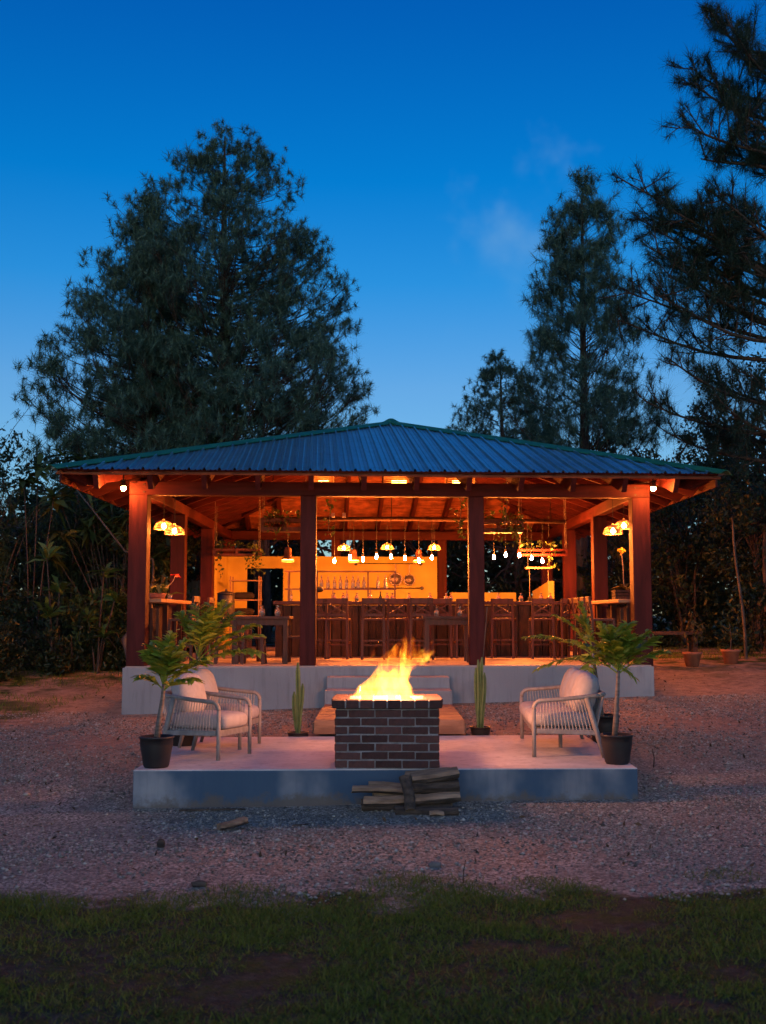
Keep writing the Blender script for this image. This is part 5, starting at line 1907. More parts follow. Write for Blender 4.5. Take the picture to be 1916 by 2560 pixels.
cactus((-1.045, 13.98, gz(-1.05, 13.98) - 0.005), 'columnar cactus in a shallow black pot, on the armchair side of the boardwalk',
       [(0.0, 0, 0.1, 0.98, 0.032), (-0.05, 0.01, 0.16, 0.62, 0.028), (0.045, -0.01, 0.2, 0.72, 0.027), (-0.015, 0.03, 0.12, 0.80, 0.026)])
cactus((1.22, 14.22, gz(1.22, 14.2) - 0.005), 'columnar cactus tied to a thin stake, on the sofa side of the boardwalk',
       [(-0.02, 0, 0.1, 0.96, 0.03), (0.02, 0.01, 0.1, 0.99, 0.028), (0.05, -0.01, 0.16, 0.80, 0.026), (-0.05, 0.02, 0.12, 0.86, 0.025)], ((0.0, 0.02, 0.5), (0.10, 0.02, 1.62)))

# ------------------------------------------------------------------ firewood and litter on the gravel
def split_log(p, r_, rad0, label, seed, wedge=True, group='firewood stacked by the fire pit'):
    """A split log: bark on the round side, pale wood on the cleft faces."""
    rr = random.Random(seed)
    rad = rad0 * 1.28
    p, r_ = Vector(p), Vector(r_)
    d = (r_ - p).normalized()
    sx = d.cross(Vector((0, 0, 1))).normalized()
    sz = sx.cross(d)
    rot = rr.uniform(-0.5, 0.5)
    prof = [(a, 1.0) for a in np.linspace(R(195), R(345), 6)] + [(R(20), 0.75), (R(95), 0.62), (R(165), 0.8)]
    if not wedge:
        prof = [(2 * math.pi * k / 9, 1.0) for k in range(9)]
    k = len(prof)
    t_ = thing('firewood_log', label, 'log', (p + r_) / 2, group)
    segs = 7
    vs = []
    for i in range(segs + 1):
        u = i / segs
        c_ = p.lerp(r_, u) + sz * 0.012 * math.sin(3 * u + seed) + sx * 0.008 * math.sin(5 * u + seed)
        for a, b in prof:
            w = rad * b * (1 + rr.uniform(-0.07, 0.07))
            vs.append(c_ + sx * (w * math.cos(a + rot)) + sz * (w * math.sin(a + rot) * 0.8) + d * rr.uniform(-0.01, 0.01))
    bark, wood = MB(), MB()
    bf, wf = [], []
    for i in range(segs):
        for j in range(k):
            f_ = (i * k + j, i * k + (j + 1) % k, (i + 1) * k + (j + 1) % k, (i + 1) * k + j)
            (bf if (j < 5 or not wedge) else wf).append(f_)
    wf.append(tuple(range(k - 1, -1, -1)))
    wf.append(tuple(segs * k + j for j in range(k)))
    bark.add(vs, bf).build('bark', M['log_bark'], t_)
    wood.add(vs, wf).build('split_wood', M['log_wood'], t_)


fy = 10.64
for i, (p0, p1, rad_, lb, wd) in enumerate((
        ((-0.26, 0.10, 0.05), (0.70, 0.02, 0.05), 0.055, 'long dark log at the bottom front of the firewood stack', False),
        ((-0.20, 0.19, 0.05), (0.66, 0.20, 0.05), 0.055, 'bottom log of the firewood stack lying against the slab', True),
        ((0.10, -0.07, 0.04), (0.76, -0.12, 0.045), 0.045, 'dark log on the gravel in front of the stack, right half', False),
        ((-0.24, 0.02, 0.13), (0.36, 0.06, 0.135), 0.055, 'pale split log on the second layer, left half of the stack', True),
        ((0.26, 0.00, 0.14), (0.78, 0.03, 0.15), 0.060, 'pale split log on the second layer, right half of the stack', True),
        ((-0.14, 0.17, 0.145), (0.70, 0.20, 0.15), 0.060, 'long split log in the second layer at the back of the stack', True),
        ((-0.36, 0.06, 0.215), (0.24, 0.10, 0.205), 0.042, 'thin split log sticking out to the left of the stack', True),
        ((-0.18, 0.17, 0.235), (0.32, 0.19, 0.23), 0.045, 'short flat split log on the upper left of the stack', True),
        ((0.22, 0.06, 0.235), (0.77, 0.10, 0.25), 0.065, 'dark bark-covered log under the slanting top log', False),
        ((0.26, 0.06, 0.325), (0.76, 0.09, 0.375), 0.068, 'thick grey split log slanting up at the top of the stack', True),
        ((0.20, 0.20, 0.345), (0.70, 0.21, 0.36), 0.045, 'thin split log lying behind the slanting top log', True),
        ((0.26, -0.13, 0.06), (0.19, -0.03, 0.34), 0.042, 'short dark log propped upright against the stack', False),
        ((0.46, -0.17, 0.03), (0.60, -0.19, 0.035), 0.03, 'small broken piece of wood at the foot of the stack', True))):
    split_log((p0[0] * 0.88 + 0.03, fy + p0[1], p0[2]), (p1[0] * 0.88 + 0.03, fy + p1[1], p1[2]), rad_, lb, i + 1, wedge=wd)
split_log((-1.42, 9.92, 0.03), (-1.20, 10.07, 0.04), 0.04, 'loose split log lying alone on the gravel', 11, group='litter on the gravel')


def stick(pts, r_, label):
    o = MB().tube([(x, y, gz(x, y) + z) for x, y, z in pts], [r_, r_ * 0.9, r_ * 0.6][:len(pts)], 6).build('stick', M['log_bark'], None, smooth=True)
    props(o, label, 'stick', 'litter on the gravel')


stick([(-1.92, 10.78, 0.012), (-1.6, 10.76, 0.018), (-1.3, 10.80, 0.012)], 0.012, 'dark stick lying along the foot of the slab')
stick([(-0.80, 10.1, 0.01), (-0.72, 10.14, 0.012), (-0.66, 10.18, 0.01)], 0.008, 'short twig on the gravel between the loose log and the stack')
stick([(0.55, 7.9, 0.0), (0.555, 7.9, 0.09), (0.57, 7.9, 0.16)], 0.005, 'thin upright twig at the grass edge')
stick([(2.92, 12.3, 0.0), (2.93, 12.3, 0.10), (2.91, 12.3, 0.2)], 0.007, 'dry upright weed stalk beside the patio corner')


def pebble(x, y, d, label, m_='stone', name='stone'):
    q = MB()
    q.pillow((x, y, gz(x, y) + d[2] * 0.35), d, e=0.8, n=10, m=6)
    rr = random.Random(int(x * 100))
    q.v = [(a + rr.uniform(-.1, .1) * d[0] * 0.4, b + rr.uniform(-.1, .1) * d[1] * 0.4, c_ + rr.uniform(-.1, .1) * d[2] * 0.4) for a, b, c_ in q.v]
    props(q.build(name, M[m_], None), label, 'stone', 'litter on the gravel')


pebble(-1.80, 9.30, (0.07, 0.06, 0.08), 'dark lump on the gravel left of the loose log', 'log_bark')
pebble(0.38, 8.42, (0.10, 0.06, 0.05), 'dark stone on the gravel near the grass')
pebble(-1.27, 7.95, (0.12, 0.05, 0.05), 'small brown clod at the ragged grass edge', 'log_bark')
pebble(2.75, 8.0, (0.10, 0.05, 0.05), 'dark stone near the grass on the far side from the loose log')
pebble(1.55, 9.35, (0.06, 0.05, 0.03), 'small dark stone on the gravel in front of the sofa end')
o = MB().lathe([(0.0, 0.0), (0.10, 0.01), (0.17, 0.10), (0.16, 0.10), (0.0, 0.03)], (-6.55, 24.0, gz(-6.55, 24.0)), n=14).build('bowl', M['bowl'], None, smooth=True)
props(o, 'white bowl lying on the lawn by the dark shrubs', 'bowl')

# ------------------------------------------------------------------ pines
def wood_mesh(name, segs, m_, parent, n=5):
    """Many tapered limbs (lists of points and radii) as one part."""
    Vs, Fs, base = [], [], 0
    ang = np.arange(n) * 2 * math.pi / n
    for pts, rad in segs:
        P_ = np.asarray(pts, float)
        T = np.gradient(P_, axis=0)
        T = unit(T)
        ref = np.where(np.abs(T[:, 2:3]) < 0.9, [[0, 0, 1.0]], [[1.0, 0, 0]])
        X_ = unit(np.cross(T, ref))
        Y_ = np.cross(X_, T)
        r_ = np.asarray(rad, float)[:, None, None]
        ring = P_[:, None, :] + r_ * (np.cos(ang)[None, :, None] * X_[:, None, :] + np.sin(ang)[None, :, None] * Y_[:, None, :])
        k = len(P_)
        Vs.append(ring.reshape(-1, 3))
        i = np.arange(k - 1)[:, None] * n
        j = np.arange(n)[None, :]
        j2 = (j + 1) % n
        Fs.append(np.stack([i + j, i + j2, i + n + j2, i + n + j], -1).reshape(-1, 4) + base)
        base += k * n
    return np_mesh(name, np.concatenate(Vs), np.concatenate(Fs), m_, parent, smooth=True)


def tuft_mesh(name, P_, D_, size, per, width, m_, parent, spread=0.75):
    n_ = len(P_)
    Pb = np.repeat(P_, per, 0)
    Dd = np.repeat(D_, per, 0)
    sz = np.repeat(np.broadcast_to(size, (n_,)) * rng.uniform(0.7, 1.2, n_), per)
    back = rng.uniform(0, 1, len(Pb))[:, None]
    Pb = Pb - Dd * back * sz[:, None] * 0.7
    di = unit(Dd * rng.uniform(0.1, 0.8, (len(Pb), 1)) + unit(rng.normal(size=Pb.shape)) * spread)
    V_, F_ = blades(Pb, di, sz * rng.uniform(0.7, 1.1, len(Pb)), width, droop=0.06, seg=1)
    o = np_mesh(name, V_, F_, m_, parent)
    o['kind'] = 'stuff'
    return o


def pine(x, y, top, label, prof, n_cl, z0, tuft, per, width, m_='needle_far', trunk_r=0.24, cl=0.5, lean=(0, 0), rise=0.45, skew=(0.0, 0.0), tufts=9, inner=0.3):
    """Pine whose needles gather in soft upright clumps at the ends of rising limbs; prof gives the reach at each height."""
    gz0 = gz(x, y)
    t_ = thing('pine_tree', label, 'tree', (x, y, gz0), 'pines round the pavilion')
    ts = np.linspace(0, 1, 10)
    tr = [np.array([x + lean[0] * t + 0.08 * math.sin(5 * t), y + lean[1] * t, gz0 - 0.1 + (top - 0.3 - gz0) * t]) for t in ts]
    wood_mesh('trunk', [(tr, trunk_r * (1 - ts) ** 0.8 + 0.02)], M['bark'], t_, n=10)
    trx = np.array(tr)
    zs = np.array([p[0] for p in prof])
    rs = np.array([p[1] for p in prof])
    tw, P_, D_, S_ = [], [], [], []
    ph = rng.uniform(0, 6.28, 4)
    w = np.interp(np.linspace(z0, top, 200), zs, rs) ** 1.25 + 0.12      # more clumps where the crown is wide
    zz = np.interp(rng.uniform(0, 1, n_cl), np.cumsum(w) / w.sum(), np.linspace(z0, top, 200))
    for k in range(n_cl):
        z = zz[k]
        az = rng.uniform(0, 6.283)
        reach = np.interp(z, zs, rs) * (1 + 0.16 * math.sin(2 * az + ph[0] + 0.5 * z) + 0.14 * math.sin(3 * az + ph[1] - 0.9 * z) + 0.10 * math.sin(5 * az + 2.1 * z + ph[2]))
        reach *= 1 + skew[0] * math.cos(az) + skew[1] * math.sin(az)
        fr = inner + (1 - inner) * rng.uniform(0, 1) ** 0.55
        r_ = min(reach * fr, np.interp(z, zs, rs) * 1.22)
        tz = np.interp(z, trx[:, 2], np.arange(10))
        cx_ = np.interp(z, trx[:, 2], trx[:, 0])
        c_ = np.array([cx_ + r_ * math.cos(az), y + r_ * math.sin(az), z])
        zb = max(gz0 + 2.0, z - rise * r_ * rng.uniform(0.6, 1.4))
        b_ = np.array([np.interp(zb, trx[:, 2], trx[:, 0]), y, zb])
        mid = b_ + (c_ - b_) * 0.55 + np.array([rng.normal(0, 0.10), rng.normal(0, 0.10), -0.10 * r_])
        q3 = b_ + (c_ - b_) * 0.82 + np.array([rng.normal(0, 0.06), rng.normal(0, 0.06), -0.08 * r_])
        rad = 0.009 + 0.006 * r_
        tw.append(([b_, mid, q3, c_], [rad, rad * 0.7, rad * 0.45, rad * 0.25]))
        sc = cl * rng.uniform(0.55, 1.25) * (0.55 + 0.45 * min(1.0, reach / 1.5))
        nt_ = int(tufts * rng.uniform(0.5, 1.4))
        out = np.array([math.cos(az), math.sin(az), 0.0])
        for _ in range(nt_):
            o_ = np.clip(rng.normal(0, 0.55, 3), -0.85, 0.85) * sc * np.array([1, 1, 0.8]) + np.array([0, 0, 0.2 * sc])
            e_ = c_ + o_
            d_ = unit(out * rng.uniform(0, 0.6) + np.array([0, 0, rng.uniform(0.3, 1.1)]) + rng.normal(0, 0.45, 3))
            P_.append(e_)
            D_.append(d_)
            S_.append(tuft * rng.uniform(0.75, 1.2))
            tw.append(([q3 + (c_ - q3) * rng.uniform(0, 1), e_ - d_ * 0.1], [rad * 0.22, rad * 0.12]))
    for j in range(6):                                                     # leader shoots
        e_ = np.array([tr[-1][0] + rng.normal(0, 0.12), y + rng.normal(0, 0.12), top - 0.12 * j])
        P_.append(e_)
        D_.append(np.array([0, 0, 1.0]))
        S_.append(tuft)
    wood_mesh('limbs', tw, M['bark'], t_, n=4)['kind'] = 'stuff'
    tuft_mesh('crown', np.array(P_), np.array(D_), np.array(S_), per, width, M[m_], t_, spread=0.9)
    return t_


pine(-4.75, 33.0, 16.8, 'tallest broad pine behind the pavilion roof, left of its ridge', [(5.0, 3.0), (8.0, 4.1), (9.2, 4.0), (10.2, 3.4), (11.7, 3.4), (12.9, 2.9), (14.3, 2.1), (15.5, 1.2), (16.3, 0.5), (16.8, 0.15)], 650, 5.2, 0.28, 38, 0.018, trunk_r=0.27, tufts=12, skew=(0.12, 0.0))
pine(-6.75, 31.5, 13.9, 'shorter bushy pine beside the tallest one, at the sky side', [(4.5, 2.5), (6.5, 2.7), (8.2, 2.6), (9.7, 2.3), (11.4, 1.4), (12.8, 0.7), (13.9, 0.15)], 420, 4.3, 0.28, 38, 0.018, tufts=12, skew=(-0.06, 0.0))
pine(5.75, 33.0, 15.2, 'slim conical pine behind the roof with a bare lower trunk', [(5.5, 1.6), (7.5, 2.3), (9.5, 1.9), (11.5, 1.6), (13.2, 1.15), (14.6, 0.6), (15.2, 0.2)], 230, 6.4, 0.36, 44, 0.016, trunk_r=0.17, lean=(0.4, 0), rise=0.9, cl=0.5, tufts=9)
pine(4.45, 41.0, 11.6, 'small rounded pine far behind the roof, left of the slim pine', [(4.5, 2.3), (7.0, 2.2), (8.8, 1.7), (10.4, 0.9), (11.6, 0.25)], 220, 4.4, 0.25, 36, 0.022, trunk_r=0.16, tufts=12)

# the near pine whose long limbs enter from the side
np_t = thing('pine_tree', 'near dark pine whose long limbs reach in from the right edge', 'tree', (7.9, 19.6, gz(7.9, 19.6)), 'pines round the pavilion')
ts = np.linspace(0, 1, 10)
tr = [np.array([7.9 + 0.1 * math.sin(4 * t), 19.6, gz(7.9, 19.6) - 0.1 + 15 * t]) for t in ts]
wood_mesh('trunk', [(tr, 0.26 * (1 - ts) ** 0.7 + 0.03)], M['bark'], np_t, n=10)
tw, tf = [], []
for tip, zb, sn, sl in (((5.77, 19.0, 12.5), 11.6, 13, 0.75), ((5.62, 19.5, 11.5), 10.9, 13, 0.8), ((5.22, 18.5, 10.3), 10.2, 14, 0.8), ((5.6, 19.0, 9.9), 9.9, 13, 0.7), ((6.6, 20.3, 11.0), 10.4, 10, 0.8),
                        ((6.1, 18.4, 11.7), 11.0, 12, 0.8), ((6.0, 20.0, 12.9), 12.2, 12, 0.8), ((6.3, 18.9, 13.2), 12.6, 10, 0.7),
                        ((4.35, 19.0, 9.3), 7.6, 18, 0.85), ((4.85, 20.0, 9.1), 7.9, 16, 0.85), ((4.82, 18.5, 8.7), 7.6, 17, 0.85), ((5.5, 18.3, 9.0), 8.3, 14, 0.8), ((5.9, 19.3, 8.9), 8.2, 12, 0.75), ((6.6, 20.2, 9.3), 8.6, 10, 0.7),
                        ((4.75, 19.0, 8.1), 7.0, 18, 0.9), ((4.30, 19.5, 7.5), 6.6, 19, 0.85), ((4.22, 20.0, 7.15), 6.5, 18, 0.8), ((4.60, 18.6, 7.2), 6.9, 17, 0.8), ((5.3, 19.2, 7.9), 7.5, 13, 0.7), ((5.1, 20.3, 8.3), 7.6, 13, 0.75),
                        ((5.0, 19.6, 8.9), 7.9, 17, 0.8), ((5.3, 18.7, 8.4), 7.5, 16, 0.8), ((4.6, 19.2, 8.7), 7.5, 17, 0.8), ((4.9, 18.9, 7.6), 7.0, 16, 0.75), ((5.9, 18.8, 10.9), 10.4, 14, 0.8), ((5.7, 20.0, 12.0), 11.3, 14, 0.8), ((6.3, 19.4, 10.2), 9.8, 12, 0.7), ((4.86, 19.0, 6.25), 5.6, 12, 0.6), ((5.45, 19.5, 6.2), 5.5, 9, 0.6), ((4.75, 20.0, 5.7), 5.0, 15, 0.75), ((5.7, 18.8, 5.5), 5.0, 13, 0.7), ((6.1, 18.5, 5.9), 5.4, 11, 0.6), ((5.2, 20.6, 5.3), 4.7, 14, 0.75), ((6.2, 20.8, 5.2), 4.8, 12, 0.7)):
    b = np.array([7.9, 19.6, zb - 0.25])
    tip = np.array(tip)
    ts2 = np.linspace(0, 1, 8)
    sag = rng.uniform(-0.10, 0.04)
    L_ = np.linalg.norm(tip - b)
    pts = [b + (tip - b) * t + np.array([0, 0, sag * L_ * math.sin(math.pi * t)]) + np.array([0, 0.12 * math.sin(5 * t + zb), 0.05 * math.sin(7 * t + zb)]) for t in ts2]
    tw.append((pts, np.linspace(0.055, 0.012, 8)))
    sn = int(sn * 1.35)
    for k in range(sn):
        t = 0.36 + 0.64 * (k + rng.uniform(0, 1)) / sn
        p = np.array([np.interp(t, ts2, [q_[j] for q_ in pts]) for j in range(3)])
        d = unit(unit(tip - b) * rng.uniform(0.1, 0.8) + rng.normal(0, 0.75, 3) + np.array([0, 0, 0.45]))
        l_ = sl * rng.uniform(0.45, 1.15) * (1.15 - 0.6 * t)
        e_ = p + d * l_ + np.array([0, 0, 0.15 * l_])
        tw.append(([p, (p + e_) / 2 - np.array([0, 0, 0.05 * l_]), e_], [0.014, 0.011, 0.007]))
        tf.append((e_, d))
        for _ in range(2):
            e2 = p + (e_ - p) * rng.uniform(0.4, 0.8) + unit(d + rng.normal(0, 0.7, 3)) * l_ * 0.4
            tw.append(([p + (e_ - p) * 0.4, e2], [0.009, 0.006]))
            tf.append((e2, unit(e2 - p)))
    tf.append((tip, unit(tip - pts[-2])))
wood_mesh('limbs', tw, M['bark'], np_t, n=5)['kind'] = 'stuff'
tuft_mesh('crown', np.array([p for p, d in tf]), np.array([d for p, d in tf]), 0.30, 48, 0.0075, M['needle'], np_t, spread=0.9)


# ------------------------------------------------------------------ broad-leaved trees, shrubs, bamboo
def leafy_tree(x, y, h, r_, label, n_cl, n_leaf, leaf, cr, m_='leaf_dark', trunk=0.12, zc=None, group='dark trees round the clearing', name='leafy_tree', cat='tree', stems=1, aspect=0.45):
    g0 = gz(x, y)
    t_ = thing(name, label, cat, (x, y, g0), group)
    zc = zc if zc is not None else g0 + h * 0.6
    rz_ = max(g0 + h - zc, 0.3)
    cc, P_ = clumps((x, y, zc), (r_, r_, rz_), n_cl, n_leaf, cr, low=g0 + 0.05)
    V_, F_ = diamonds(P_, leaf, aspect=aspect)
    np_mesh('crown', V_, F_, M[m_], t_)['kind'] = 'stuff'
    if trunk:
        tr_ = []
        for s_ in range(stems):
            ox, oy = (rng.normal(0, 0.25, 2) if stems > 1 else (0, 0))
            tp = np.array([x + ox * 2.2, y + oy * 2.2, zc + 0.25 * rz_])
            tr_.append(([np.array([x + ox * 0.4, y + oy * 0.4, g0 - 0.1]), np.array([x + ox * 1.2 + 0.1, y + oy, (g0 + zc) / 2]), tp], [trunk, trunk * 0.8, trunk * 0.4]))
        wood_mesh('trunk', tr_, M['bark'], t_, n=8)
        ln = []
        for c_ in cc[rng.permutation(len(cc))[:26]]:
            b = np.array([x, y, g0 + (zc - g0) * rng.uniform(0.55, 1.1)])
            ln.append(([b, (b + c_) / 2 + np.array([0, 0, 0.15]), c_], [trunk * 0.35, trunk * 0.22, trunk * 0.08]))
        wood_mesh('limbs', ln, M['bark'], t_, n=4)['kind'] = 'stuff'
    return t_


# behind the pavilion and on both sides
far = [(-11.5, 36.0, 7.0, 3.2), (-8.0, 37.5, 6.0, 2.8), (-4.6, 38.0, 5.6, 2.8), (-1.4, 37.0, 5.2, 2.6), (1.6, 38.5, 5.0, 2.6), (4.4, 37.2, 5.6, 2.7), (7.6, 36.0, 6.6, 2.9), (11.2, 35.0, 8.2, 3.2), (14.6, 34.0, 9.0, 3.2)]
far_txt = ['dark tree at the back of the lawn, leftmost of the row', 'dark tree behind the shorter pine', 'dark low tree behind the tallest pine', 'dark low tree straight behind the doorway wall', 'dark low tree behind the pans on the wall', 'dark low tree behind the five bulbs', 'dark tree behind the slim pine', 'tall dark tree at the back, right of the slim pine', 'tall dark tree at the back, rightmost of the row']
for i, (x, y, h, r_) in enumerate(far):
    leafy_tree(x, y, h, r_, far_txt[i], 90, 46, 0.20, 0.55, 'leaf_dark', 0.16, zc=gz(x, y) + h * 0.5, group='dark trees at the back')
# right side
leafy_tree(9.6, 27.0, 7.6, 2.4, 'dark leafy tree with sky showing through, right of the slim pine', 150, 52, 0.13, 0.45, 'leaf_dark', 0.11, stems=2)
leafy_tree(11.2, 24.5, 8.2, 2.2, 'tall dark tree at the right edge with small leaves', 150, 50, 0.12, 0.42, 'leaf_dark', 0.12, zc=6.2)
leafy_tree(7.9, 29.5, 5.4, 1.9, 'bushy tree with warm brown leaves behind the eave corner', 110, 50, 0.13, 0.4, 'leaf_dry', 0.09, stems=2)
leafy_tree(6.9, 31.0, 4.6, 1.6, 'low dark shrub behind the side counter with the bromeliad', 80, 46, 0.13, 0.4, 'leaf_dark', 0.06, zc=2.8)
leafy_tree(8.5, 25.6, 4.4, 1.3, 'dark hanging foliage below the warm-leaved tree', 90, 46, 0.12, 0.38, 'leaf_dark', 0.07, zc=3.9)
leafy_tree(8.6, 22.6, 2.0, 0.75, 'rounded shrub beside the terracotta pots', 60, 44, 0.16, 0.26, 'leaf_dry', 0.02, zc=1.6, name='shrub', cat='shrub', group='shrubs at the yard edge', aspect=0.3)
leafy_tree(9.5, 21.9, 2.2, 0.85, 'large-leaved shrub at the right edge of the yard', 60, 40, 0.22, 0.3, 'leaf_mid', 0.02, zc=1.7, name='shrub', cat='shrub', group='shrubs at the yard edge', aspect=0.3)
leafy_tree(7.7, 23.2, 1.7, 0.6, 'small dark shrub behind the right terracotta pot', 40, 44, 0.14, 0.25, 'leaf_dark', 0.02, zc=1.5, name='shrub', cat='shrub', group='shrubs at the yard edge')


def slim_trunk(x, y, h, label, r_=0.05, m_='bark_pale', lean=0.1):
    g0 = gz(x, y)
    t_ = thing('slim_tree', label, 'tree', (x, y, g0), 'slim trunks at the yard edge')
    pts = [np.array([x + lean * t + 0.03 * math.sin(6 * t), y, g0 - 0.05 + h * t]) for t in np.linspace(0, 1, 7)]
    wood_mesh('trunk', [(pts, np.linspace(r_, r_ * 0.6, 7))], M[m_], t_, n=8)
    cc, P_ = clumps((x + lean, y, g0 + h + 0.3), (0.8, 0.8, 0.6), 22, 34, 0.3)
    V_, F_ = diamonds(P_, 0.14)
    np_mesh('crown', V_, F_, M['leaf_dark'], t_)['kind'] = 'stuff'


slim_trunk(7.2, 22.4, 2.9, 'slim pale trunk rising behind the right terracotta pot', 0.035, lean=-0.18)
slim_trunk(9.6, 24.2, 3.0, 'slim reddish trunk near the right edge, thicker than the pale one', 0.10, 'bark')
slim_trunk(8.4, 24.8, 2.8, 'slim dark trunk between the pale one and the reddish one', 0.07, 'bark')
slim_trunk(5.35, 30.6, 4.0, 'grey trunk seen between the side posts behind the bromeliad', 0.13, 'bark_pale', 0.05)
slim_trunk(-3.5, 33.5, 4.0, 'grey trunk seen through the kitchen doorway', 0.17, 'bark_pale', 0.0)


# the far edge of the wood, one dark mass
n_ = 26000
P_ = np.stack([rng.uniform(-42, 42, n_), rng.uniform(43, 50, n_), np.zeros(n_)], 1)
hmax = 4.6 + 1.3 * np.sin(P_[:, 0] * 0.55) + 0.9 * np.sin(P_[:, 0] * 1.3 + 1) + 0.09 * np.abs(P_[:, 0])
P_[:, 2] = ground_z(P_[:, 0], P_[:, 1]) + rng.uniform(0, 1, n_) ** 0.8 * hmax
V_, F_ = diamonds(P_, 0.62, aspect=0.6)
props(np_mesh('far_treeline', V_, F_, M['leaf_dark']), 'dark edge of the wood far behind the pavilion', 'treeline', kind='stuff')


# left side: bamboo and broad drooping foliage
def bamboo_clump(x, y, label, n_, h, spread):
    g0 = gz(x, y)
    t_ = thing('bamboo_clump', label, 'bamboo', (x, y, g0), 'bamboo at the yard edge')
    segs, Pb, Dd = [], [], []
    for k in range(n_):
        bx, by = x + rng.normal(0, spread * 0.3), y + rng.normal(0, spread * 0.3)
        tx, ty = bx + rng.normal(0, spread), by + rng.normal(0, spread * 0.6)
        hh = h * rng.uniform(0.65, 1.08)
        tt = np.linspace(0, 1, 8)
        pts = [np.array([bx + (tx - bx) * t ** 2.2, by + (ty - by) * t ** 2.2, g0 + hh * (t - 0.12 * t ** 3)]) for t in tt]
        segs.append((pts, np.linspace(0.022, 0.005, 8)))
        for t in rng.uniform(0.12, 1.0, 70):
            p = np.array([np.interp(t, tt, [q_[j] for q_ in pts]) for j in range(3)])
            az = rng.uniform(0, 6.28)
            tip = p + np.array([math.cos(az), math.sin(az), -0.15]) * rng.uniform(0.05, 0.45)
            for _ in range(4):
                Pb.append(tip + rng.normal(0, 0.05, 3))
                Dd.append(unit(np.array([math.cos(az) + rng.normal(0, 0.6), math.sin(az) + rng.normal(0, 0.6), -0.35])))
    wood_mesh('canes', segs, M['bark'], t_, n=5)
    Pb, Dd = np.array(Pb), np.array(Dd)
    V_, F_ = blades(Pb, Dd, rng.uniform(0.14, 0.26, len(Pb)), 0.022, droop=0.3, seg=1)
    np_mesh('crown', V_, F_, M['bamboo'], t_)['kind'] = 'stuff'


bamboo_clump(-8.6, 24.0, 'feathery bamboo clump at the left edge', 22, 5.4, 0.9)
bamboo_clump(-7.4, 26.0, 'feathery bamboo clump next to the drooping-leaved tree', 20, 5.2, 0.8)
bamboo_clump(-10.2, 27.0, 'tall bamboo clump half out of view at the left edge', 20, 6.6, 0.9)


def strap_tree(x, y, label, heads, leaf_l, leaf_w, m_='leaf_mid', per=26, group='strap-leaved plants', stem_r=0.03, up=0.7):
    """Dracaena-like plant: bare stems ending in rosettes of strap leaves."""
    g0 = gz(x, y)
    t_ = thing('strap_leaved_plant', label, 'plant', (x, y, g0), group)
    segs, Vs = [], []
    for dx, dy_, h in heads:
        tp = np.array([x + dx, y + dy_, g0 + h])
        segs.append(([np.array([x + dx * 0.1, y + dy_ * 0.1, g0 - 0.05]), np.array([x + dx * 0.5, y + dy_ * 0.5, g0 + h * 0.55]), tp], [stem_r, stem_r * 0.85, stem_r * 0.6]))
        Pb = np.tile(tp, (per, 1)) + rng.normal(0, 0.03, (per, 3)) - np.array([0, 0, 1]) * rng.uniform(0, 0.3, (per, 1)) * leaf_l
        D_ = unit(rng.normal(size=(per, 3)) * [1, 1, 0.35] + [0, 0, up])
        Vs.append(blades(Pb, D_, leaf_l * rng.uniform(0.7, 1.15, per), leaf_w, droop=0.35))
    for sg in segs:
        wood_mesh('stem', [sg], M['bark'], t_, n=6)
    V_, F_ = join(Vs)
    np_mesh('leaves', V_, F_, M[m_], t_)
    return t_


strap_tree(-6.35, 21.8, 'bright strap-leaved plant standing out against the dark shrubs', [(-0.2, 0, 2.35), (0.05, 0.1, 1.7), (-0.1, -0.05, 1.2)], 0.5, 0.085, 'leaf_light', 22, stem_r=0.02, up=0.9)
strap_tree(-5.55, 21.9, 'second bright strap-leaved plant, nearer the pavilion', [(0.1, 0, 2.0), (0.3, 0.2, 1.5), (-0.2, 0, 1.1), (0.15, -0.1, 0.8)], 0.45, 0.08, 'leaf_light', 20, stem_r=0.02, up=0.9)
strap_tree(-5.0, 23.5, 'low strap-leaved plant tucked beside the corner post', [(0, 0, 1.3), (-0.5, 0.1, 1.0), (0.3, 0.2, 0.9)], 0.5, 0.06, 'leaf_mid', 20)
strap_tree(-8.0, 21.5, 'low strap-leaved plant in the dark at the left', [(0, 0, 0.7), (-0.6, 0.2, 0.6), (0.5, 0.1, 0.55)], 0.5, 0.05, 'leaf_dark', 22)
strap_tree(9.1, 20.6, 'strap-leaved plant with hanging leaves at the right edge', [(0.1, 0, 1.5), (0.4, 0.3, 1.9), (-0.3, 0.2, 0.9)], 0.62, 0.08, 'leaf_dry', 22)
heads = [(rng.uniform(-1.5, 1.4), rng.uniform(-0.6, 1.0), rng.uniform(2.2, 4.6)) for _ in range(26)]
strap_tree(-5.9, 25.0, 'dense drooping-leaved tree beside the eave, bare stems showing', heads, 0.55, 0.09, 'leaf_mid', 30, stem_r=0.014, up=0.1)
heads = [(rng.uniform(-1.0, 1.0), rng.uniform(-0.4, 0.4), rng.uniform(4.6, 7.2)) for _ in range(14)]
strap_tree(-4.9, 31.2, 'tall strap-leaved tree whose tops show above the roof edge', heads, 0.6, 0.10, 'leaf_mid', 22, stem_r=0.06, up=0.2)
heads = [(rng.uniform(-0.6, 0.6), rng.uniform(-0.4, 0.4), rng.uniform(5.2, 7.0)) for _ in range(7)]
strap_tree(-3.5, 31.6, 'second tall strap-leaved tree above the roof edge, nearer the ridge', heads, 0.55, 0.10, 'leaf_dry', 22, stem_r=0.05, up=0.2)
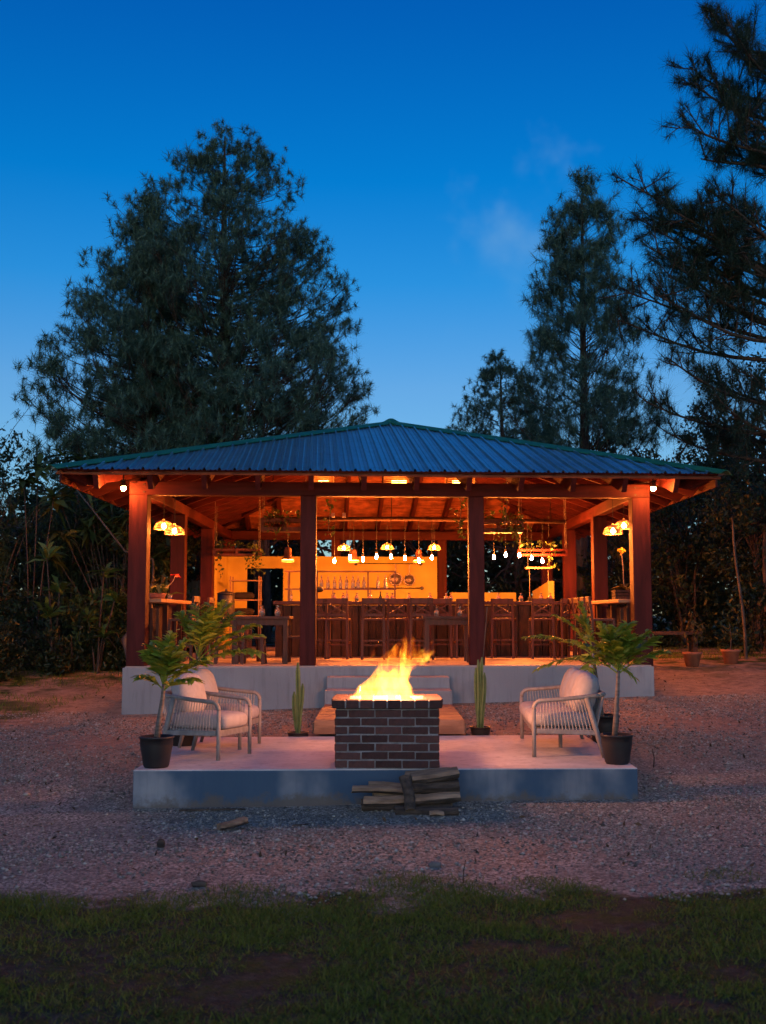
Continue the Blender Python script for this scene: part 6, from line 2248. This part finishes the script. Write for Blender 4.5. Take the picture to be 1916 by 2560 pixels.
strap_tree(-7.3, 23.4, 'large-leaved sapling whose top stands against the sky at the left', [(0.05, 0, 4.2), (-0.25, 0, 3.9), (0.4, 0, 3.6)], 0.5, 0.13, 'leaf_mid', 18, stem_r=0.014, up=0.3)
leafy_tree(-6.6, 26.8, 4.2, 1.6, 'dark shrub mass behind the bright strap-leaved plants', 110, 46, 0.16, 0.45, 'leaf_dark', 0.06, zc=2.8, name='shrub', cat='shrub', group='shrubs at the left', stems=3)
leafy_tree(-8.6, 22.6, 2.6, 1.2, 'dark shrub with orange blooms at the left edge', 80, 46, 0.13, 0.36, 'leaf_dark', 0.03, zc=1.8, name='shrub', cat='shrub', group='shrubs at the left', stems=3)
leafy_tree(-5.1, 25.2, 3.4, 1.1, 'dark shrub between the drooping tree and the corner post', 80, 46, 0.15, 0.4, 'leaf_dark', 0.04, zc=2.4, name='shrub', cat='shrub', group='shrubs at the left', stems=3)
leafy_tree(-7.0, 22.9, 1.6, 0.9, 'low dark shrub under the bright strap-leaved plant', 60, 44, 0.12, 0.3, 'leaf_dark', 0.02, zc=1.4, name='shrub', cat='shrub', group='shrubs at the left', stems=3)
leafy_tree(-9.8, 25.5, 4.2, 1.5, 'dark shrub behind the bamboo at the left edge', 100, 46, 0.17, 0.45, 'leaf_dark', 0.05, zc=2.6, name='shrub', cat='shrub', group='shrubs at the left', stems=3)
leafy_tree(-7.9, 28.6, 5.0, 1.9, 'tall dark shrub behind the bamboo clumps', 120, 46, 0.18, 0.5, 'leaf_dark', 0.06, zc=3.0, name='shrub', cat='shrub', group='shrubs at the left', stems=3)
leafy_tree(-5.6, 29.6, 4.6, 1.6, 'tall dark shrub behind the zinc fence', 110, 46, 0.18, 0.5, 'leaf_dark', 0.06, zc=2.8, name='shrub', cat='shrub', group='shrubs at the left', stems=3)
leafy_tree(-5.7, 22.6, 1.7, 0.8, 'low leafy shrub beside the leaning branch', 60, 44, 0.14, 0.3, 'leaf_mid', 0.02, zc=1.4, name='shrub', cat='shrub', group='shrubs at the left', stems=3)
leafy_tree(7.4, 27.6, 3.6, 1.3, 'dark shrub behind the garden bench', 90, 46, 0.16, 0.42, 'leaf_dark', 0.05, zc=2.4, name='shrub', cat='shrub', group='shrubs at the yard edge', stems=3)
leafy_tree(9.4, 29.0, 4.4, 1.7, 'wide dark shrub behind the slim trunks', 110, 46, 0.18, 0.5, 'leaf_dark', 0.05, zc=2.8, name='shrub', cat='shrub', group='shrubs at the yard edge', stems=3)
leafy_tree(11.6, 28.0, 4.2, 1.6, 'wide dark shrub at the right edge behind the reddish trunk', 100, 46, 0.18, 0.5, 'leaf_dark', 0.05, zc=2.6, name='shrub', cat='shrub', group='shrubs at the yard edge', stems=3)
leafy_tree(5.9, 29.8, 2.8, 1.0, 'low dark shrub behind the last side post', 60, 46, 0.15, 0.36, 'leaf_dark', 0.04, zc=2.0, name='shrub', cat='shrub', group='shrubs at the yard edge', stems=3)
for i, (x, y, h, r_) in enumerate(((-8.9, 20.6, 1.5, 0.8), (-7.6, 21.2, 1.3, 0.75), (-6.3, 22.0, 1.25, 0.7), (-5.0, 22.4, 1.3, 0.6))):
    leafy_tree(x, y, h, r_, ('low ground shrub at the left edge of the lawn', 'low ground shrub between the left edge and the strap-leaved plants', 'low ground shrub at the foot of the bright strap-leaved plant', 'low ground shrub against the corner of the plinth')[i], 50, 46, 0.13, 0.26, 'leaf_dark', 0.015, zc=gz(x, y) + h * 0.45, name='shrub', cat='shrub', group='shrubs at the left', stems=3, aspect=0.35)
# zinc fence behind the flower counter
fc = thing('zinc_fence', 'blue-grey corrugated sheet fence seen between the side posts', 'fence', (-4.9, 27.5, gz(-4.9, 27.5)))
for k in range(12):
    x = -5.6 + 0.11 * k
    q = MB()
    q.box((x, 27.6, gz(-5, 27.6) + 0.85), (0.10, 0.03 + 0.01 * (k % 2), 1.7 + 0.04 * (k % 3)))
    q.build('sheet', M['zinc'], fc)
# leaning pale trunk and branches by the corner post
lt = thing('leaning_branch', 'pale leaning branch arching in front of the dark foliage', 'branch', (-4.6, 21.0, gz(-4.6, 21)))
wood_mesh('limb', [([np.array([-4.35, 21.2, 2.9]), np.array([-4.9, 21.3, 3.05]), np.array([-5.3, 21.5, 3.5]), np.array([-6.0, 21.8, 4.3])], [0.02, 0.02, 0.018, 0.012]),
                   ([np.array([-4.5, 20.6, gz(-4.5, 20.6) - 0.05]), np.array([-4.75, 20.7, 1.4]), np.array([-4.35, 20.8, 2.1])], [0.06, 0.05, 0.03]),
                   ([np.array([-4.35, 20.8, 2.1]), np.array([-4.3, 21.0, 2.5]), np.array([-4.35, 21.2, 2.9])], [0.03, 0.025, 0.02])], M['bark_pale'], lt, n=7)

# ------------------------------------------------------------------ right yard: bench and terracotta pots
bn = thing('garden_bench', 'dark rustic plank bench standing beyond the plinth corner', 'bench', (5.45, 21.4, gz(5.45, 21.4)))
c = norg(bn)
for j in range(3):
    q = MB(); q.box(c + Vector((0, -0.15 + 0.15 * j, 0.62)), (1.1, 0.14, 0.06)); q.build('plank', M['bark_plank'], bn, bevel=0.01)
for a in (-1, 1):
    for b in (-1, 1):
        q = MB(); q.box(c + Vector((a * 0.42, b * 0.15, 0.29)), (0.09, 0.09, 0.6)); q.build('leg', M['bark_plank'], bn)
for i, (x, y, s_) in enumerate(((5.83, 21.3, 1.0), (6.65, 21.6, 1.0))):
    t_ = thing('terracotta_planter', ('terracotta pot with a leafy shrub, nearer the plinth corner', 'terracotta pot with sparse leaves at the foot of the pale slim trunk')[i], 'potted plant', (x, y, gz(x, y)), 'terracotta pots in the yard')
    c = norg(t_)
    q = MB(); q.lathe([(0.0, 0.0), (0.12, 0.0), (0.165, 0.22), (0.185, 0.225), (0.185, 0.27), (0.16, 0.27), (0.15, 0.24), (0.0, 0.24)], c, n=20); q.build('pot', M['terracotta'], t_, smooth=True)
    q = MB(); q.lathe([(0.0, 0.252), (0.15, 0.245)], c, n=14); q.build('soil', M['soil'], t_)
    q = MB(); q.tube([c + Vector((0, 0, 0.24)), c + Vector((0.02, 0, 0.5)), c + Vector((0.0, 0.02, 0.75))], [0.014, 0.011, 0.006], 6); q.build('stem', M['bark_pale'], t_)
    n_ = (120, 70)[i]
    P_ = np.array(c) + np.stack([rng.normal(0, 0.15, n_), rng.normal(0, 0.15, n_), 0.65 + rng.normal(0, 0.2, n_)], 1)
    V_, F_ = diamonds(P_, 0.13, aspect=0.35)
    np_mesh('leaves', V_, F_, M['leaf_dry'] if i == 0 else M['leaf_dark'], t_)['kind'] = 'stuff'
